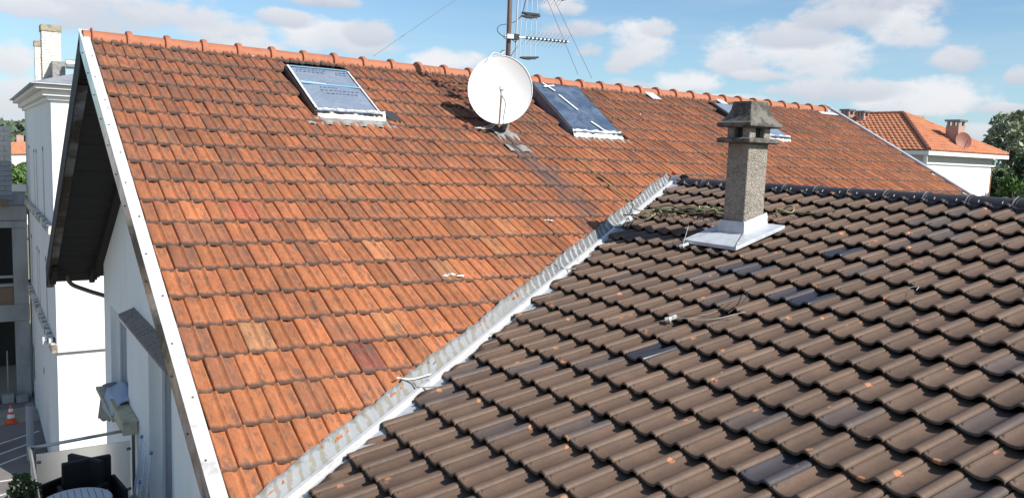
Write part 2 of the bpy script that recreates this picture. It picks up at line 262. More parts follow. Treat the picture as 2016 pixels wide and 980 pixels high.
# ---------------------------------------------------------------- mesh helpers
def wloc(o):
    v=Vector((0,0,0))
    while o is not None: v+=o.location; o=o.parent
    return v
class MB:
    def __init__(s): s.v=[]; s.f=[]; s.uv=None
    def add(s,vs,fs):
        n=len(s.v); s.v+= [tuple(p) for p in vs]; s.f+=[tuple(i+n for i in f) for f in fs]; return s
    def box(s,x0,x1,y0,y1,z0,z1):
        return s.add([(x0,y0,z0),(x1,y0,z0),(x1,y1,z0),(x0,y1,z0),(x0,y0,z1),(x1,y0,z1),(x1,y1,z1),(x0,y1,z1)],[(0,3,2,1),(4,5,6,7),(0,1,5,4),(1,2,6,5),(2,3,7,6),(3,0,4,7)])
    def hexa(s,b,t):
        return s.add(list(b)+list(t),[(0,3,2,1),(4,5,6,7),(0,1,5,4),(1,2,6,5),(2,3,7,6),(3,0,4,7)])
    def obox(s,o,ex,ey,ez):   # origin corner and three edge vectors
        o,ex,ey,ez=map(Vector,(o,ex,ey,ez)); return s.hexa([o,o+ex,o+ex+ey,o+ey],[o+ez,o+ex+ez,o+ex+ey+ez,o+ey+ez])
    def tube(s,pts,r,n=8,r2=None,cap=True):
        pts=[Vector(p) for p in pts]; N=len(pts); rs=[r+( (r2 if r2 is not None else r)-r)*i/max(1,N-1) for i in range(N)]; base=len(s.v); pu=None
        for i,p in enumerate(pts):
            d=(pts[min(i+1,N-1)]-pts[max(i-1,0)]).normalized()
            u=(pu-d*pu.dot(d)) if pu is not None else d.cross(Vector((0,0,1)) if abs(d.z)<.9 else Vector((1,0,0)))
            u.normalize(); pu=u; w=d.cross(u)
            for k in range(n): a=2*math.pi*k/n; s.v.append(tuple(p+(u*math.cos(a)+w*math.sin(a))*rs[i]))
        for i in range(N-1):
            for k in range(n):
                a=base+i*n+k; b=base+i*n+(k+1)%n; s.f.append((a,b,b+n,a+n))
        if cap: s.f.append(tuple(base+k for k in range(n))[::-1]); s.f.append(tuple(base+(N-1)*n+k for k in range(n)))
        return s
    def prism(s,poly,d):
        poly=[Vector(p) for p in poly]; d=Vector(d); n=len(poly)
        return s.add(poly+[p+d for p in poly],[tuple(range(n))[::-1],tuple(range(n,2*n))]+[(i,(i+1)%n,n+(i+1)%n,n+i) for i in range(n)])
    def grid(s,fn,nu,nv):
        vs=[fn(i/nu,j/nv) for j in range(nv+1) for i in range(nu+1)]
        return s.add(vs,[(j*(nu+1)+i,j*(nu+1)+i+1,(j+1)*(nu+1)+i+1,(j+1)*(nu+1)+i) for j in range(nv) for i in range(nu)])
    def sphere(s,c,r,sz=(1,1,1),n=10,m=6):
        c=Vector(c); return s.grid(lambda u,v:(c.x+r*sz[0]*math.cos(2*math.pi*u)*math.sin(math.pi*v),c.y+r*sz[1]*math.sin(2*math.pi*u)*math.sin(math.pi*v),c.z-r*sz[2]*math.cos(math.pi*v)),n,m)
    def build(s,name,m,parent=None,bevel=0,smooth=False,fix=True):
        o0=wloc(parent) if parent is not None else Vector((0,0,0))
        me=bpy.data.meshes.new(name); me.from_pydata([(x-o0.x,y-o0.y,z-o0.z) for x,y,z in s.v],[],s.f); me.materials.append(m)
        if fix:
            bm=bmesh.new(); bm.from_mesh(me); bmesh.ops.recalc_face_normals(bm,faces=bm.faces); bm.to_mesh(me); bm.free()
        if smooth: me.polygons.foreach_set('use_smooth',[True]*len(me.polygons))
        me.update(); o=bpy.data.objects.new(name,me); COL.objects.link(o)
        if parent is not None: o.parent=parent
        if bevel:
            b=o.modifiers.new('bevel','BEVEL'); b.width=bevel; b.segments=2; b.limit_method='ANGLE'; b.angle_limit=math.radians(40)
        return o
def thing(name,loc,label,cat,group=None):
    o=bpy.data.objects.new(name,None); o.empty_display_size=.2; COL.objects.link(o); o.location=loc; return tag(o,label,cat,group)
def tag(o,label,cat,group=None):
    o['label']=label; o['category']=cat
    if group: o['group']=group
    return o
def struct(o): o['kind']='structure'; return o
def box(name,m,parent,a,b,bevel=0): return MB().box(a[0],b[0],a[1],b[1],a[2],b[2]).build(name,m,parent,bevel)
def curve(ps,n=10):     # Catmull-Rom through points
    ps=[Vector(p) for p in ps]; out=[]
    q=[ps[0]*2-ps[1]]+ps+[ps[-1]*2-ps[-2]]
    for i in range(1,len(q)-2):
        for k in range(n):
            t=k/n; a,b,c,d=q[i-1],q[i],q[i+1],q[i+2]
            out.append(.5*((2*b)+(c-a)*t+(2*a-5*b+4*c-d)*t*t+(3*b-a-3*c+d)*t**3))
    return out+[ps[-1]]
# ---------------------------------------------------------------- dimensions measured from the photograph
G=-10.9                                  # ground level, camera at the origin
YR,ZR,TH=10.7657,1.2395,.48617           # red roof: ridge and pitch
XB,ZB,TB=7.9964,-.2265,.27706            # brown roof
ST,CT,TT=math.sin(TH),math.cos(TH),math.tan(TH); SB,CB,TBt=math.sin(TB),math.cos(TB),math.tan(TB)
X0,X1=1.165,14.72                        # red verges
YQ=10.55; ZQ=ZR-TT*(YR-YQ)   # where the two red slopes meet under the ridge tiles
VB=TBt/TT; VA=YR+(ZB-ZR-TBt*XB)/TT       # valley line y=VA+VB*x
def yv(x): return VA+VB*(x if x<=7.9 else 15.8-x)
def RP(x,s,h=0): return Vector((x,YR-s*CT-h*ST,ZR-s*ST+h*CT))
def BP(y,s,h=0): return Vector((XB-s*CB-h*SB,y,ZB-s*SB+h*CB))
RREAR=.575
def rear_z(y,off=0): return ZQ-RREAR*(y-YQ)-off
R_M=Matrix(((1,0,0),(0,CT,-ST),(0,ST,CT))); B_M=Matrix(((0,CB,-SB),(-1,0,0),(0,SB,CB)))
# ---------------------------------------------------------------- ground
def sheet(name,m,pts,z): 
    o=MB().add([(x,y,z) for x,y in pts],[tuple(range(len(pts)))]).build(name,m); return struct(o)
sheet('ground',M_GRND,[(-3000,-1500),(3000,-1500),(3000,4500),(-3000,4500)],G-.02)
sheet('parking_lot',M_ASPH,[(-14,8),(1.95,8),(1.95,35.6),(-14,34.3)],G)
sheet('pavement_strip',M_PAVE,[(-14,34.3),(1.95,35.6),(1.95,37.6),(-14,36.9)],G+.002)
sheet('yard',M_ASPH,[(-14,36.9),(1.95,37.6),(1.95,39.0),(-14,39.0)],G+.001)
for a,b in (((0.0,32.9),(1.85,34.2)),((-.6,31.3),(1.6,33.0)),((-.6,30.2),(1.5,31.9)),((-.5,29.6),(1.6,29.5)),((-.6,28.0),(1.5,28.7))):
    d=(Vector(b)-Vector(a)).normalized(); n=Vector((-d.y,d.x))*.05
    sheet('painted_line',M_LINE,[tuple(Vector(a)-n),tuple(Vector(b)-n),tuple(Vector(b)+n),tuple(Vector(a)+n)],G+.006)
# ================================================================ RED TILED HOUSE
house=thing('tiled_house',(1.9,YR,G),'white house under a long weathered orange tile roof with skylights','house')
def sidewall():
    mb=MB(); x0,x1=1.9,2.2
    mb.box(x0,x1,4.5,9.9,G,-2.75); mb.box(x0,x1,11.45,13.2,G,-2.75); mb.box(x0,x1,15.0,15.76,G,-2.75)
    mb.box(x0,x1,13.2,15.0,G,-4.15); mb.box(x0,x1,9.9,11.45,G,-5.15)
    mb.prism([(x0,4.5,-2.75),(x0,15.76,-2.75),(x0,15.76,rear_z(15.76,.2)),(x0,YQ,ZQ-.2),(x0,4.5,ZR-TT*(YR-4.5)-.2)],(x1-x0,0,0))
    return mb
sidewall().build('gable_wall',M_WHITE,house)
MB().box(2.2,14.3,15.46,15.76,G,-2.5).build('rear_wall',M_WHITE,house)
MB().box(2.2,14.3,4.5,4.8,G,-2.4).build('front_wall',M_WHITE,house)
MB().prism([(14.3,4.5,G),(14.3,15.76,G),(14.3,15.76,rear_z(15.76,.2)),(14.3,YQ,ZQ-.2),(14.3,4.5,-2.3)],(.3,0,0)).build('gable_wall',M_WHITE,house)
roof=MB()
roof.hexa([RP(X0-.04,.25,-.14),RP(X1,.25,-.14),RP(X1,7.7,-.14),RP(X0-.04,7.7,-.14)],[RP(X0-.04,.25,-.02),RP(X1,.25,-.02),RP(X1,7.7,-.02),RP(X0-.04,7.7,-.02)])
yb=16.6
roof.hexa([(X0,YQ,ZQ-.15),(X1,YQ,ZQ-.15),(X1,yb,rear_z(yb,.15)),(X0,yb,rear_z(yb,.15))],[(X0,YQ,ZQ),(X1,YQ,ZQ),(X1,yb,rear_z(yb)),(X0,yb,rear_z(yb))])
roof=roof.build('roof',M_UND,house)
# --- red interlocking tiles
RG,RW,RL=.3362,.205,.395
UU=[0,.02,.06,.31,.37,.47,.52,.56,.60,.66,.82,.93,1.0]; HH=[-.002,.019,.024,.023,.010,.008,.030,.035,.026,.003,-.003,.007,.009]
def red_variant(k):
    r=random.Random(100+k); vv=[0,.035,.09,.16,.6,1.0]; vs=[];uv=[]
    nose=[r.uniform(-.004,.004)-.007*math.sin(math.pi*u)+(.006 if u in(0,1.0) else 0)+(.006*math.exp(-((u-.60)/.06)**2)) for u in UU]
    for v in vv:
        for i,u in enumerate(UU):
            k2=min(1,v/.16); sh=.05*(1-k2)**2 if .4<u<.7 else 0
            h=HH[i]*(.45+.55*k2) + (1-k2)*.006
            if v==0: h-=.004
            y=v*RL+nose[i]*(1-k2)
            vs.append(((u+sh)*(RW-.006),y,h+.033*(1-y/RG))); uv.append((u,v))
    n=len(UU); fs=[(j*n+i,j*n+i+1,(j+1)*n+i+1,(j+1)*n+i) for j in range(len(vv)-1) for i in range(n-1)]
    b0=len(vs)
    for i,u in enumerate(UU): x,y,z=vs[i]; vs.append((x,y+.003+r.uniform(-.002,.002),z-.036+r.uniform(-.003,.003))); uv.append((u,-.08))
    fs+=[(b0+i,b0+i+1,i+1,i) for i in range(n-1)]
    for side in (0,n-1):
        b1=len(vs)
        for j in range(len(vv)): x,y,z=vs[j*n+side]; vs.append((x,y,z-.022)); uv.append((0 if side==0 else 1,vv[j]-.05))
        for j in range(len(vv)-1):
            f=(j*n+side,(j+1)*n+side,b1+j+1,b1+j); fs.append(f if side==0 else f[::-1])
    return np.array(vs),fs,np.array(uv)
def brown_profile(t): 
    P=[(0,-.012),(.035,.000),(.06,-.001),(.12,-.011),(.28,-.021),(.44,-.022),(.56,-.018),(.64,-.008),(.70,.004),(.76,.013),(.84,.018),(.92,.014),(1.0,.004)]
    for (a,x),(b,y) in zip(P,P[1:]):
        if t<=b: return x+(y-x)*(t-a)/(b-a)
    return P[-1][1]
BG,BW,BL=.33156,.19872,.375
BU=[0,.035,.06,.12,.28,.44,.56,.64,.70,.76,.80,.85,.92,1.0]
def brown_variant(k):
    r=random.Random(300+k); vv=[0,.04,.5,1.0]; vs=[];uv=[]; n=len(BU)
    for v in vv:
        for u in BU:
            y=v*BL+(r.uniform(-.0015,.0015) if v==0 else 0); h=brown_profile(u)-(.003 if v==0 else 0)
            vs.append((u*BW*.984,y,h+.042*(1-y/BG))); uv.append((u,v))
    fs=[(j*n+i,j*n+i+1,(j+1)*n+i+1,(j+1)*n+i) for j in range(len(vv)-1) for i in range(n-1)]
    prev=0
    for dy,dz in ((.003,-.008),(-.002,-.009),(.002,-.014)):
        b0=len(vs)
        for i,u in enumerate(BU): x,y,z=vs[i]; vs.append((x,y+dy,z+dz)); uv.append((u,-.05))
        fs+=[(b0+i,b0+i+1,prev+i+1,prev+i) for i in range(n-1)]; prev=b0
    for side in (0,n-1):
        b1=len(vs)
        for j in range(len(vv)): x,y,z=vs[j*n+side]; vs.append((x,y,z-.022)); uv.append((u,vv[j]))
        for j in range(len(vv)-1):
            f=(j*n+side,(j+1)*n+side,b1+j+1,b1+j); fs.append(f if side==0 else f[::-1])
    # small lock nib beside the seam
    b0=len(vs); bx,by=.09*BW,.030; z0=brown_profile(.09)+.038
    vs+=[(bx-.009,by-.014,z0-.006),(bx+.010,by-.012,z0-.006),(bx+.010,by+.016,z0-.010),(bx-.009,by+.016,z0-.010),(bx,by+.006,z0+.016)]; uv+=[(.5,.5)]*5
    fs+=[(b0,b0+1,b0+4),(b0+1,b0+2,b0+4),(b0+2,b0+3,b0+4),(b0+3,b0,b0+4)]
    return np.array(vs),fs,np.array(uv)
def mesh_from(name,vs,fs,uv,m,tint=None,smooth=True):
    me=bpy.data.meshes.new(name); me.from_pydata(vs.tolist() if hasattr(vs,'tolist') else vs,[],fs)
    l=me.uv_layers.new(name='uv'); vi=np.empty(len(me.loops),dtype=np.int32); me.loops.foreach_get('vertex_index',vi)
    l.data.foreach_set('uv',np.asarray(uv,dtype=np.float32)[vi].ravel())
    if tint is not None:
        a=me.color_attributes.new('tint','FLOAT_COLOR','POINT'); a.data.foreach_set('color',np.asarray(tint,dtype=np.float32).ravel())
    if smooth: 
        me.polygons.foreach_set('use_smooth',[True]*len(me.polygons))
    me.materials.append(m); me.update(); return me
def cut(var,planes):
    """planes: (nx,ny,d) keep nx*x+ny*y+d>=0 in tile coordinates"""
    vs,fs,uv=var; me=mesh_from('t',vs,fs,uv,M_UND); bm=bmesh.new(); bm.from_mesh(me); bpy.data.meshes.remove(me)
    for nx,ny,d in planes:
        l=math.hypot(nx,ny); p=Vector((-nx*d/l/l,-ny*d/l/l,0))
        g=bmesh.ops.bisect_plane(bm,geom=bm.verts[:]+bm.edges[:]+bm.faces[:],plane_co=p,plane_no=(nx,ny,0),clear_inner=True,clear_outer=False)
        ed=[e for e in g['geom_cut'] if isinstance(e,bmesh.types.BMEdge) and e.is_valid]
        if ed:     # a short skirt closes the sawn edge
            r=bmesh.ops.extrude_edge_only(bm,edges=ed)
            for v in [x for x in r['geom'] if isinstance(x,bmesh.types.BMVert)]: v.co.z-=.02
    bm.verts.index_update(); ul=bm.loops.layers.uv[0]
    nv=[tuple(v.co) for v in bm.verts]; nu=[(.5,.5)]*len(nv); nf=[]
    for f in bm.faces:
        nf.append(tuple(v.index for v in f.verts))
        for lo in f.loops: nu[lo.vert.index]=tuple(lo[ul].uv)
    bm.free()
    return np.array(nv).reshape(-1,3),nf,np.array(nu).reshape(-1,2)
def screen(p):
    z=-(BACK.dot(p)); return (1008+F*RIGHT.dot(p)/z,490-F*UP.dot(p)/z,z) if z>.1 else None
def place_tiles(tiles,shared,parent,name,stuffname,m,ms,limit,flat_normals=False):
    """tiles: dicts var (shared index or own mesh data), loc, rot(3x3), tint, key (screen size), label"""
    tiles.sort(key=lambda t:-t['key']); off=wloc(parent); meshes={}
    V=[];Fc=[];UVs=[];T=[];nv=0
    for i,t in enumerate(tiles):
        if i<limit:
            if isinstance(t['var'],int):
                if t['var'] not in meshes: meshes[t['var']]=mesh_from(name,*shared[t['var']],t.get('mat',m)) if not t.get('mat') else None
                me=meshes[t['var']] if not t.get('mat') else mesh_from(name,*shared[t['var']],t['mat'])
            else: me=mesh_from(name,*t['var'],t.get('mat',m))
            o=bpy.data.objects.new(name,me); COL.objects.link(o); o.parent=parent
            mw=t['rot'].to_4x4(); mw.translation=Vector(t['loc'])-off; o.matrix_local=mw; o.color=tuple(t['tint'])+(1,)
            if t.get('label'): o['label']=t['label']
        else:
            vs,fs,uv=shared[t['var']] if isinstance(t['var'],int) else t['var']
            R=np.array(t['rot']); w=vs@R.T+np.array(t['loc'])-np.array(off); V.append(w); Fc+=[tuple(a+nv for a in f) for f in fs]; UVs.append(uv); T.append(np.tile(list(t['tint'])+[1],(len(vs),1))); nv+=len(vs)
    if V:
        me=mesh_from(stuffname,np.concatenate(V),Fc,np.concatenate(UVs),ms,np.concatenate(T)); o=bpy.data.objects.new(stuffname,me); COL.objects.link(o); o.parent=parent; o['kind']='stuff'
def size_key(p):
    s=screen(p)
    if not s: return 0
    k=1e4/(p.length**2)
    if not(-40<s[0]<2056 and -40<s[1]<1020): k*=.001
    return k
RV=[red_variant(k) for k in range(7)]; BV=[brown_variant(k) for k in range(4)]
def jit(M,a,b,c): return M@(Matrix.Rotation(a,3,'Z')@Matrix.Rotation(b,3,'X')@Matrix.Rotation(c,3,'Y'))
special={(5.9,):0}
tiles=[]; rr=random.Random(5)
holes=[(3.30,4.06,.66,1.98),(6.88,7.75,.8,2.02),(10.92,11.78,.55,1.80)]
for k in range(-7,15):
    sb=2.757+RG*k; half=(k-5)%2; x=1.1739-(RW/2 if half else 0)
    while x<X1-.02:
        xc,s_c=x+RW/2,sb-RG/2; p=RP(xc,s_c); y=p.y
        yl=yv(x); yh=yv(x+RW)
        ytop=YR-(sb-RL)*CT; ybot=YR-sb*CT
        if (x+RW<=7.9 and ytop<yl+.10) or (x>7.7 and y<yv(xc)-.5): x+=RW; continue
        planes=[]
        if sb-RL<.2: planes.append((0,-1,sb-.2))
        if x<X0: planes.append((1,0,-(X0+.004-x)))
        if x+RW>X1: planes.append((-1,0,X1-x))
        if x<7.75 and ybot<yh+.115: planes.append((-VB,CT,YR-sb*CT-VA-VB*x-.124+rr.uniform(-.012,.012)))
        sk=False
        for hx0,hx1,hs0,hs1 in holes:
            if hx0-.02<xc<hx1+.02 and hs0<sb-.02 and sb-RG<hs1-.17: sk=True
        if sk: x+=RW; continue
        vi=rr.randrange(7); var=cut(RV[vi],planes) if planes else vi
        if planes and len(var[1])==0: x+=RW; continue
        up=max(0,min(1,1-s_c/5.5)); q=max(-.25,min(.25,rr.gauss(0,.11))); base=Vector((.40,.135,.052)).lerp(Vector((.29,.088,.036)),up)*(1+q)
        hue=rr.random()
        if hue<.05: base=Vector((base.x*1.05,base.y*1.22,base.z*1.3))
        elif hue<.2: base=Vector((base.x*.82,base.y*.88,base.z*1.05))
        elif hue<.26: base=base*.78
        t=dict(var=var,loc=RP(x+rr.uniform(-.002,.002),sb+rr.uniform(-.006,.006),rr.uniform(0,.005)),rot=jit(R_M,rr.gauss(0,.006),rr.gauss(0,.006),rr.gauss(0,.006)),tint=tuple(base),key=size_key(p))
        for (sx,ss),c,lb in (((2.004,3.917),(.40,.10,.048),'newer smooth bright red tile'),((2.413,5.94),(.23,.07,.045),'dark maroon tile'),((1.72,5.75),(.42,.19,.085),'pale yellowish tile'),((2.95,6.25),(.34,.08,.04),None),((3.50,5.08),(.34,.15,.07),None),((4.75,.95),(.30,.085,.045),None),((12.9,3.55),(.34,.065,.035),None)):
            if x<=sx<x+RW and sb-RG<=ss<sb: t['tint']=c; t['label']=lb
        tiles.append(t); x+=RW
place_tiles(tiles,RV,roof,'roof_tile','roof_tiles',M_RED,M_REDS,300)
# --- red ridge tiles
def ridge_mesh(r,length,flare,name,m,n=10):
    mb=MB()
    prof=[(0,r*1.0),(.035,r*1.0),(.036,r*1.0),(length-.07,r*.97),(length-.058,r*1.27),(length-.022,r*1.33),(length,r*1.26),(length+.005,r*.98)] if flare else [(0,r),(length-.03,r*.98),(length-.025,r*1.08),(length+.01,r*1.08),(length+.011,r)]
    vs=[];fs=[]
    for x,rad in prof:
        for i in range(n+1):
            a=math.pi*(-.06+1.12*i/n); vs.append((x,-rad*math.cos(a)*1.05,rad*math.sin(a)))
    for j in range(len(prof)-1):
        for i in range(n): a=j*(n+1)+i; fs.append((a,a+1,a+n+2,a+n+1))
    mb.add(vs,fs); me=bpy.data.meshes.new(name); me.from_pydata(mb.v,[],mb.f); me.materials.append(m); me.polygons.foreach_set('use_smooth',[True]*len(me.polygons))
    bm=bmesh.new(); bm.from_mesh(me); bmesh.ops.recalc_face_normals(bm,faces=bm.faces); bm.to_mesh(me); bm.free()
    try: me.set_sharp_from_angle(angle=math.radians(35))
    except Exception: pass
    return me
me=ridge_mesh(.110,.4135,True,'ridge_tile',M_RIDGE)
off=wloc(roof); n=0; x=1.19-.4135+.005
while x<X1-.3:
    o=bpy.data.objects.new('ridge_tile',me); COL.objects.link(o); o.parent=roof; o.location=Vector((x if n else 1.10,YQ,ZQ-.018+rr.uniform(-.003,.003)))-off
    o.rotation_euler=(rr.gauss(0,.015),rr.gauss(0,.006),rr.gauss(0,.006))
    if n==0: o.scale=(.24,1,1); 
    n+=1; x+=.4135
box('mortar_bed',M_LEAD,roof,(X0,YQ-.09,ZQ-.05),(X1-.02,YQ+.09,ZQ+.0))
# --- verges
def slope_box(y0,h0,y1,h1,x0,x1): 
    return MB().hexa([RP(x0,y0,h0),RP(x1,y0,h0),RP(x1,y1,h0),RP(x0,y1,h0)],[RP(x0,y0,h1),RP(x1,y0,h1),RP(x1,y1,h1),RP(x0,y1,h1)])
slope_box(.12,.052,3.55,.057,1.07,1.163).build('verge_strip',M_WSTRIP,house); slope_box(3.55,.050,5.42,.055,1.07,1.163).build('verge_strip',M_WSTRIP,house); slope_box(5.41,.053,7.7,.058,1.07,1.163).build('verge_strip',M_WSTRIP,house)
slope_box(.14,-.125,7.7,.050,1.072,1.086).build('bargeboard',M_FASC,house)
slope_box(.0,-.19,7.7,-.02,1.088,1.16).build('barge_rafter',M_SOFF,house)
for i in range(14):
    s=.35+i*.53; c=RP(1.10+.03*(i%2),s,.058); MB().tube([c,c+Vector((0,-ST,CT))*.006],.008,6).build('screw',M_DSTEEL,house)
    c=RP(1.071,s+.2,-.05); MB().tube([c,c+Vector((-.006,0,0))],.008,6).build('screw',M_DSTEEL,house)
def rear_box(x0,x1,o0,o1,y1=16.6,y0=YQ):
    return MB().hexa([(x0,y0,rear_z(y0,o0)),(x1,y0,rear_z(y0,o0)),(x1,y1,rear_z(y1,o0)),(x0,y1,rear_z(y1,o0))],[(x0,y0,rear_z(y0,o1)),(x1,y0,rear_z(y0,o1)),(x1,y1,rear_z(y1,o1)),(x0,y1,rear_z(y1,o1))])
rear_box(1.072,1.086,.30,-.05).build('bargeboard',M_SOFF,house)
rear_box(1.095,1.205,.215,.192,16.85,YQ+.5).build('drip_strip',M_FASC,house)
rear_box(1.07,1.163,-.052,-.057).build('verge_strip',M_WSTRIP,house)
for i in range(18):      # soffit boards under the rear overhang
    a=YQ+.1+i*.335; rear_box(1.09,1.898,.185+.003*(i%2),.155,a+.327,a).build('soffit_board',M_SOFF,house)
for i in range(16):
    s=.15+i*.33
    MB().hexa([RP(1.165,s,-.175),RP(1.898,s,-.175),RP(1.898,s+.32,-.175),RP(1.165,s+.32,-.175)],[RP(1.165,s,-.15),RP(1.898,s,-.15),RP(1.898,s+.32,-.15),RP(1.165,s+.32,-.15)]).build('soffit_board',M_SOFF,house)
for xx in (1.13,1.75): rear_box(xx,xx+.09,.30,.19,16.52,16.0).build('eaves_bracket',M_SOFF,house)
rear_box(1.80,1.899,.30,.19,16.3).build('wall_rafter',M_SOFF,house)
MB().tube([(1.12,16.68,-2.36),(14.5,16.68,-2.36)],.06,10).build('gutter',M_DSTEEL,house,smooth=True)
MB().tube(curve([(1.40,16.45,-2.36),(1.40,16.45,-2.48),(1.47,16.42,-2.61),(1.7,16.2,-2.70),(2.05,15.85,-2.83),(2.05,15.82,-3.1),(2.05,15.82,G)],6),.038,10).build('downpipe',mat('brown pipe',(.11,.085,.07),.45),house,smooth=True)
# --- far verge flashing
slope_box(.05,.03,4.6,.075,X1-.03,X1+.06).build('verge_strip',M_ZINC,house)
slope_box(.16,.045,.5,.05,X1-.62,X1-.08).build('metal_patch',M_GALVL,house)
for xa,sa,w in ((9.5,.14,.20),(11.22,.17,.17)):
    slope_box(sa,.055,sa+.44,.064,xa,xa+w).build('metal_patch',M_GALVL,house)
slope_box(.12,.05,.2,.055,10.35,11.2).build('metal_patch',M_FILMW,house)
# --- window in the gable
win=box('window',M_PVC,house,(2.08,13.2,-4.15),(2.10,15.0,-2.75))
for a,b in (((2.02,13.2,-4.15),(2.078,13.27,-2.95)),((2.02,14.93,-4.15),(2.078,15.0,-2.95)),((2.02,14.0,-4.09),(2.078,14.16,-3.01)),((2.02,13.271,-4.15),(2.078,14.929,-4.09)),((2.02,13.271,-3.01),(2.078,14.929,-2.95))): box('window_frame',M_PVC,win,a,b,.006)
for a,b in (((2.05,13.275,-4.085),(2.07,13.995,-3.015)),((2.05,14.165,-4.085),(2.07,14.925,-3.015))): box('pane',M_PANE,win,a,b)
for i in range(5): box('shutter_slat',M_PVC,win,(2.0+.002*i,13.21,-2.95+i*.04),(2.05,14.99,-2.915+i*.04))
box('window_sill',M_BEIGE,house,(1.66,13.15,-4.21),(1.899,15.05,-4.152),.008)
# --- french door
door=box('french_door',M_PVC,house,(2.12,9.9,-5.15),(2.14,11.45,-2.75))
for a,b in (((2.04,9.9,-5.15),(2.118,9.98,-2.75)),((2.04,11.37,-5.15),(2.118,11.45,-2.75)),((2.04,10.62,-5.15),(2.118,10.74,-2.84)),((2.04,9.981,-2.84),(2.118,11.369,-2.75)),((2.04,9.981,-5.15),(2.118,10.619,-5.0)),((2.04,10.741,-5.15),(2.118,11.369,-5.0))): box('door_frame',M_PVC,door,a,b,.006)
for a,b in (((2.08,9.985,-4.995),(2.11,10.615,-2.845)),((2.08,10.745,-4.995),(2.11,11.365,-2.845))): box('pane',M_PANE,door,a,b)
box('reveal',M_PVC,door,(1.895,11.451,-5.15),(2.03,11.50,-2.70))
lf=MB()  # the open leaf standing outwards
for a,b in (((1.36,9.86,-5.12),(1.44,9.91,-2.85)),((1.80,9.86,-5.12),(1.88,9.91,-2.85)),((1.441,9.86,-5.12),(1.799,9.91,-4.95)),((1.441,9.86,-2.95),(1.799,9.91,-2.85))): lf.box(a[0],b[0],a[1],b[1],a[2],b[2])
# --- shingle awning over the openings
aw=MB().hexa([(1.70,9.2,-2.50),(1.898,9.2,-2.42),(1.898,12.57,-2.42),(1.70,12.57,-2.50)],[(1.70,9.2,-2.47),(1.898,9.2,-2.385),(1.898,12.57,-2.385),(1.70,12.57,-2.47)]).build('awning',M_SHING,house)
for i in range(42):
    y0=9.2+i*.0803; w=.076; dz=rr.uniform(0,.008)
    MB().hexa([(1.69,y0,-2.473),(1.895,y0,-2.383),(1.895,y0+w,-2.383),(1.69,y0+w,-2.473)],[(1.69,y0,-2.458+dz),(1.895,y0,-2.372+dz),(1.895,y0+w,-2.372+dz),(1.69,y0+w,-2.458+dz)]).build('shingle',M_SHING,aw)
# --- roof windows
def roof_window(x0,x1,s0,s1,h,top_h,film,label):
    w=thing_part=bpy.data.objects.new('roof_window',None); COL.objects.link(w); w.parent=house; w.location=RP(x0,s1)-wloc(house); w['label']=label
    P=lambda x,s,hh:RP(x,s,hh)
    hh=lambda s:h+(top_h-h)*(s1-s)/(s1-s0)
    def bar(a,b,c,d,z0,z1,name,m,bev=.004): return MB().hexa([P(a,c,z0),P(b,c,z0),P(b,d,z0),P(a,d,z0)],[P(a,c,z1+hh(c)-h),P(b,c,z1+hh(c)-h),P(b,d,z1+hh(d)-h),P(a,d,z1+hh(d)-h)]).build(name,m,w,bev)
    bar(x0,x0+.06,s0,s1,-.02,h,'frame',M_VFR); bar(x1-.06,x1,s0,s1,-.02,h,'frame',M_VFR); bar(x0+.061,x1-.061,s0,s0+.07,-.02,h,'frame',M_VFR); bar(x0+.061,x1-.061,s1-.07,s1,-.02,h-.01,'frame',M_VFR)
    # bulging film over the pane
    rn=random.Random(int(x0*100))
    def fp(u,v):
        s=s0+.03+(s1-.03-s0)*v; e=math.sin(math.pi*min(1,max(0,u)))*math.sin(math.pi*v); return P(x0+.035+(x1-x0-.07)*u,s,hh(s)+.008+.012*e+rn.uniform(-.003,.003))
    MB().grid(fp,12,16).build('plastic_film',film,w,smooth=True)
    return w,P,hh
w1,P1,h1=roof_window(3.26,4.10,.70,1.93,.085,.085,M_FILM,'roof window under clear printed film with light blue tape')
def tape(w,P,a,b,wid,hh,name,m,dz=.026):
    a,b=Vector(a),Vector(b); d=(b-a).normalized(); n=Vector((-d.y,d.x))*wid/2; q=[a-n,b-n,b+n,a+n]
    MB().hexa([P(v.x,v.y,hh(v.y)+dz-.003) for v in q],[P(v.x,v.y,hh(v.y)+dz) for v in q]).build(name,m,w)
tape(w1,P1,(3.31,1.22),(4.05,1.25),.030,h1,'tape',M_TAPEB); tape(w1,P1,(3.31,.745),(4.05,.745),.022,h1,'tape',M_TAPEB)
tape(w1,P1,(3.31,1.19),(3.62,1.22),.016,h1,'film_fold',M_FILMW,.028); tape(w1,P1,(3.29,.73),(3.29,1.9),.03,h1,'film_fold',M_FILMW); tape(w1,P1,(4.06,.76),(4.06,1.9),.022,h1,'film_fold',M_FILMW)
ri=random.Random(3)
for s,xa,xb in ((.80,3.38,3.75),(.86,3.36,3.72),(.81,3.88,4.0),(.87,3.86,4.02),(1.30,3.52,3.74),(1.38,3.5,3.95),(1.46,3.55,3.95)):
    x=xa; ink=MB()
    while x<xb:
        d=ri.uniform(.02,.045)
        q=[(x,s),(x+d,s),(x+d,s+.022),(x,s+.022)]; ink.add([P1(a,b,h1(b)+.0275) for a,b in q],[(0,1,2,3)]); x+=d+.018
    o=ink.build('film_print',M_INK,w1); o['kind']='stuff'
def crumple(x0,x1,s,h0,h1_,w,P,name='film_edge'):
    rn=random.Random(int(x0*77))
    MB().grid(lambda u,v:P(x0+(x1-x0)*u,s-.05+.10*v+rn.uniform(-.012,.012),h0+(h1_-h0)*(1-v)+rn.uniform(-.008,.012)),22,5).build(name,M_FILMW,w)
crumple(3.30,4.14,1.93,.02,.105,w1,P1)
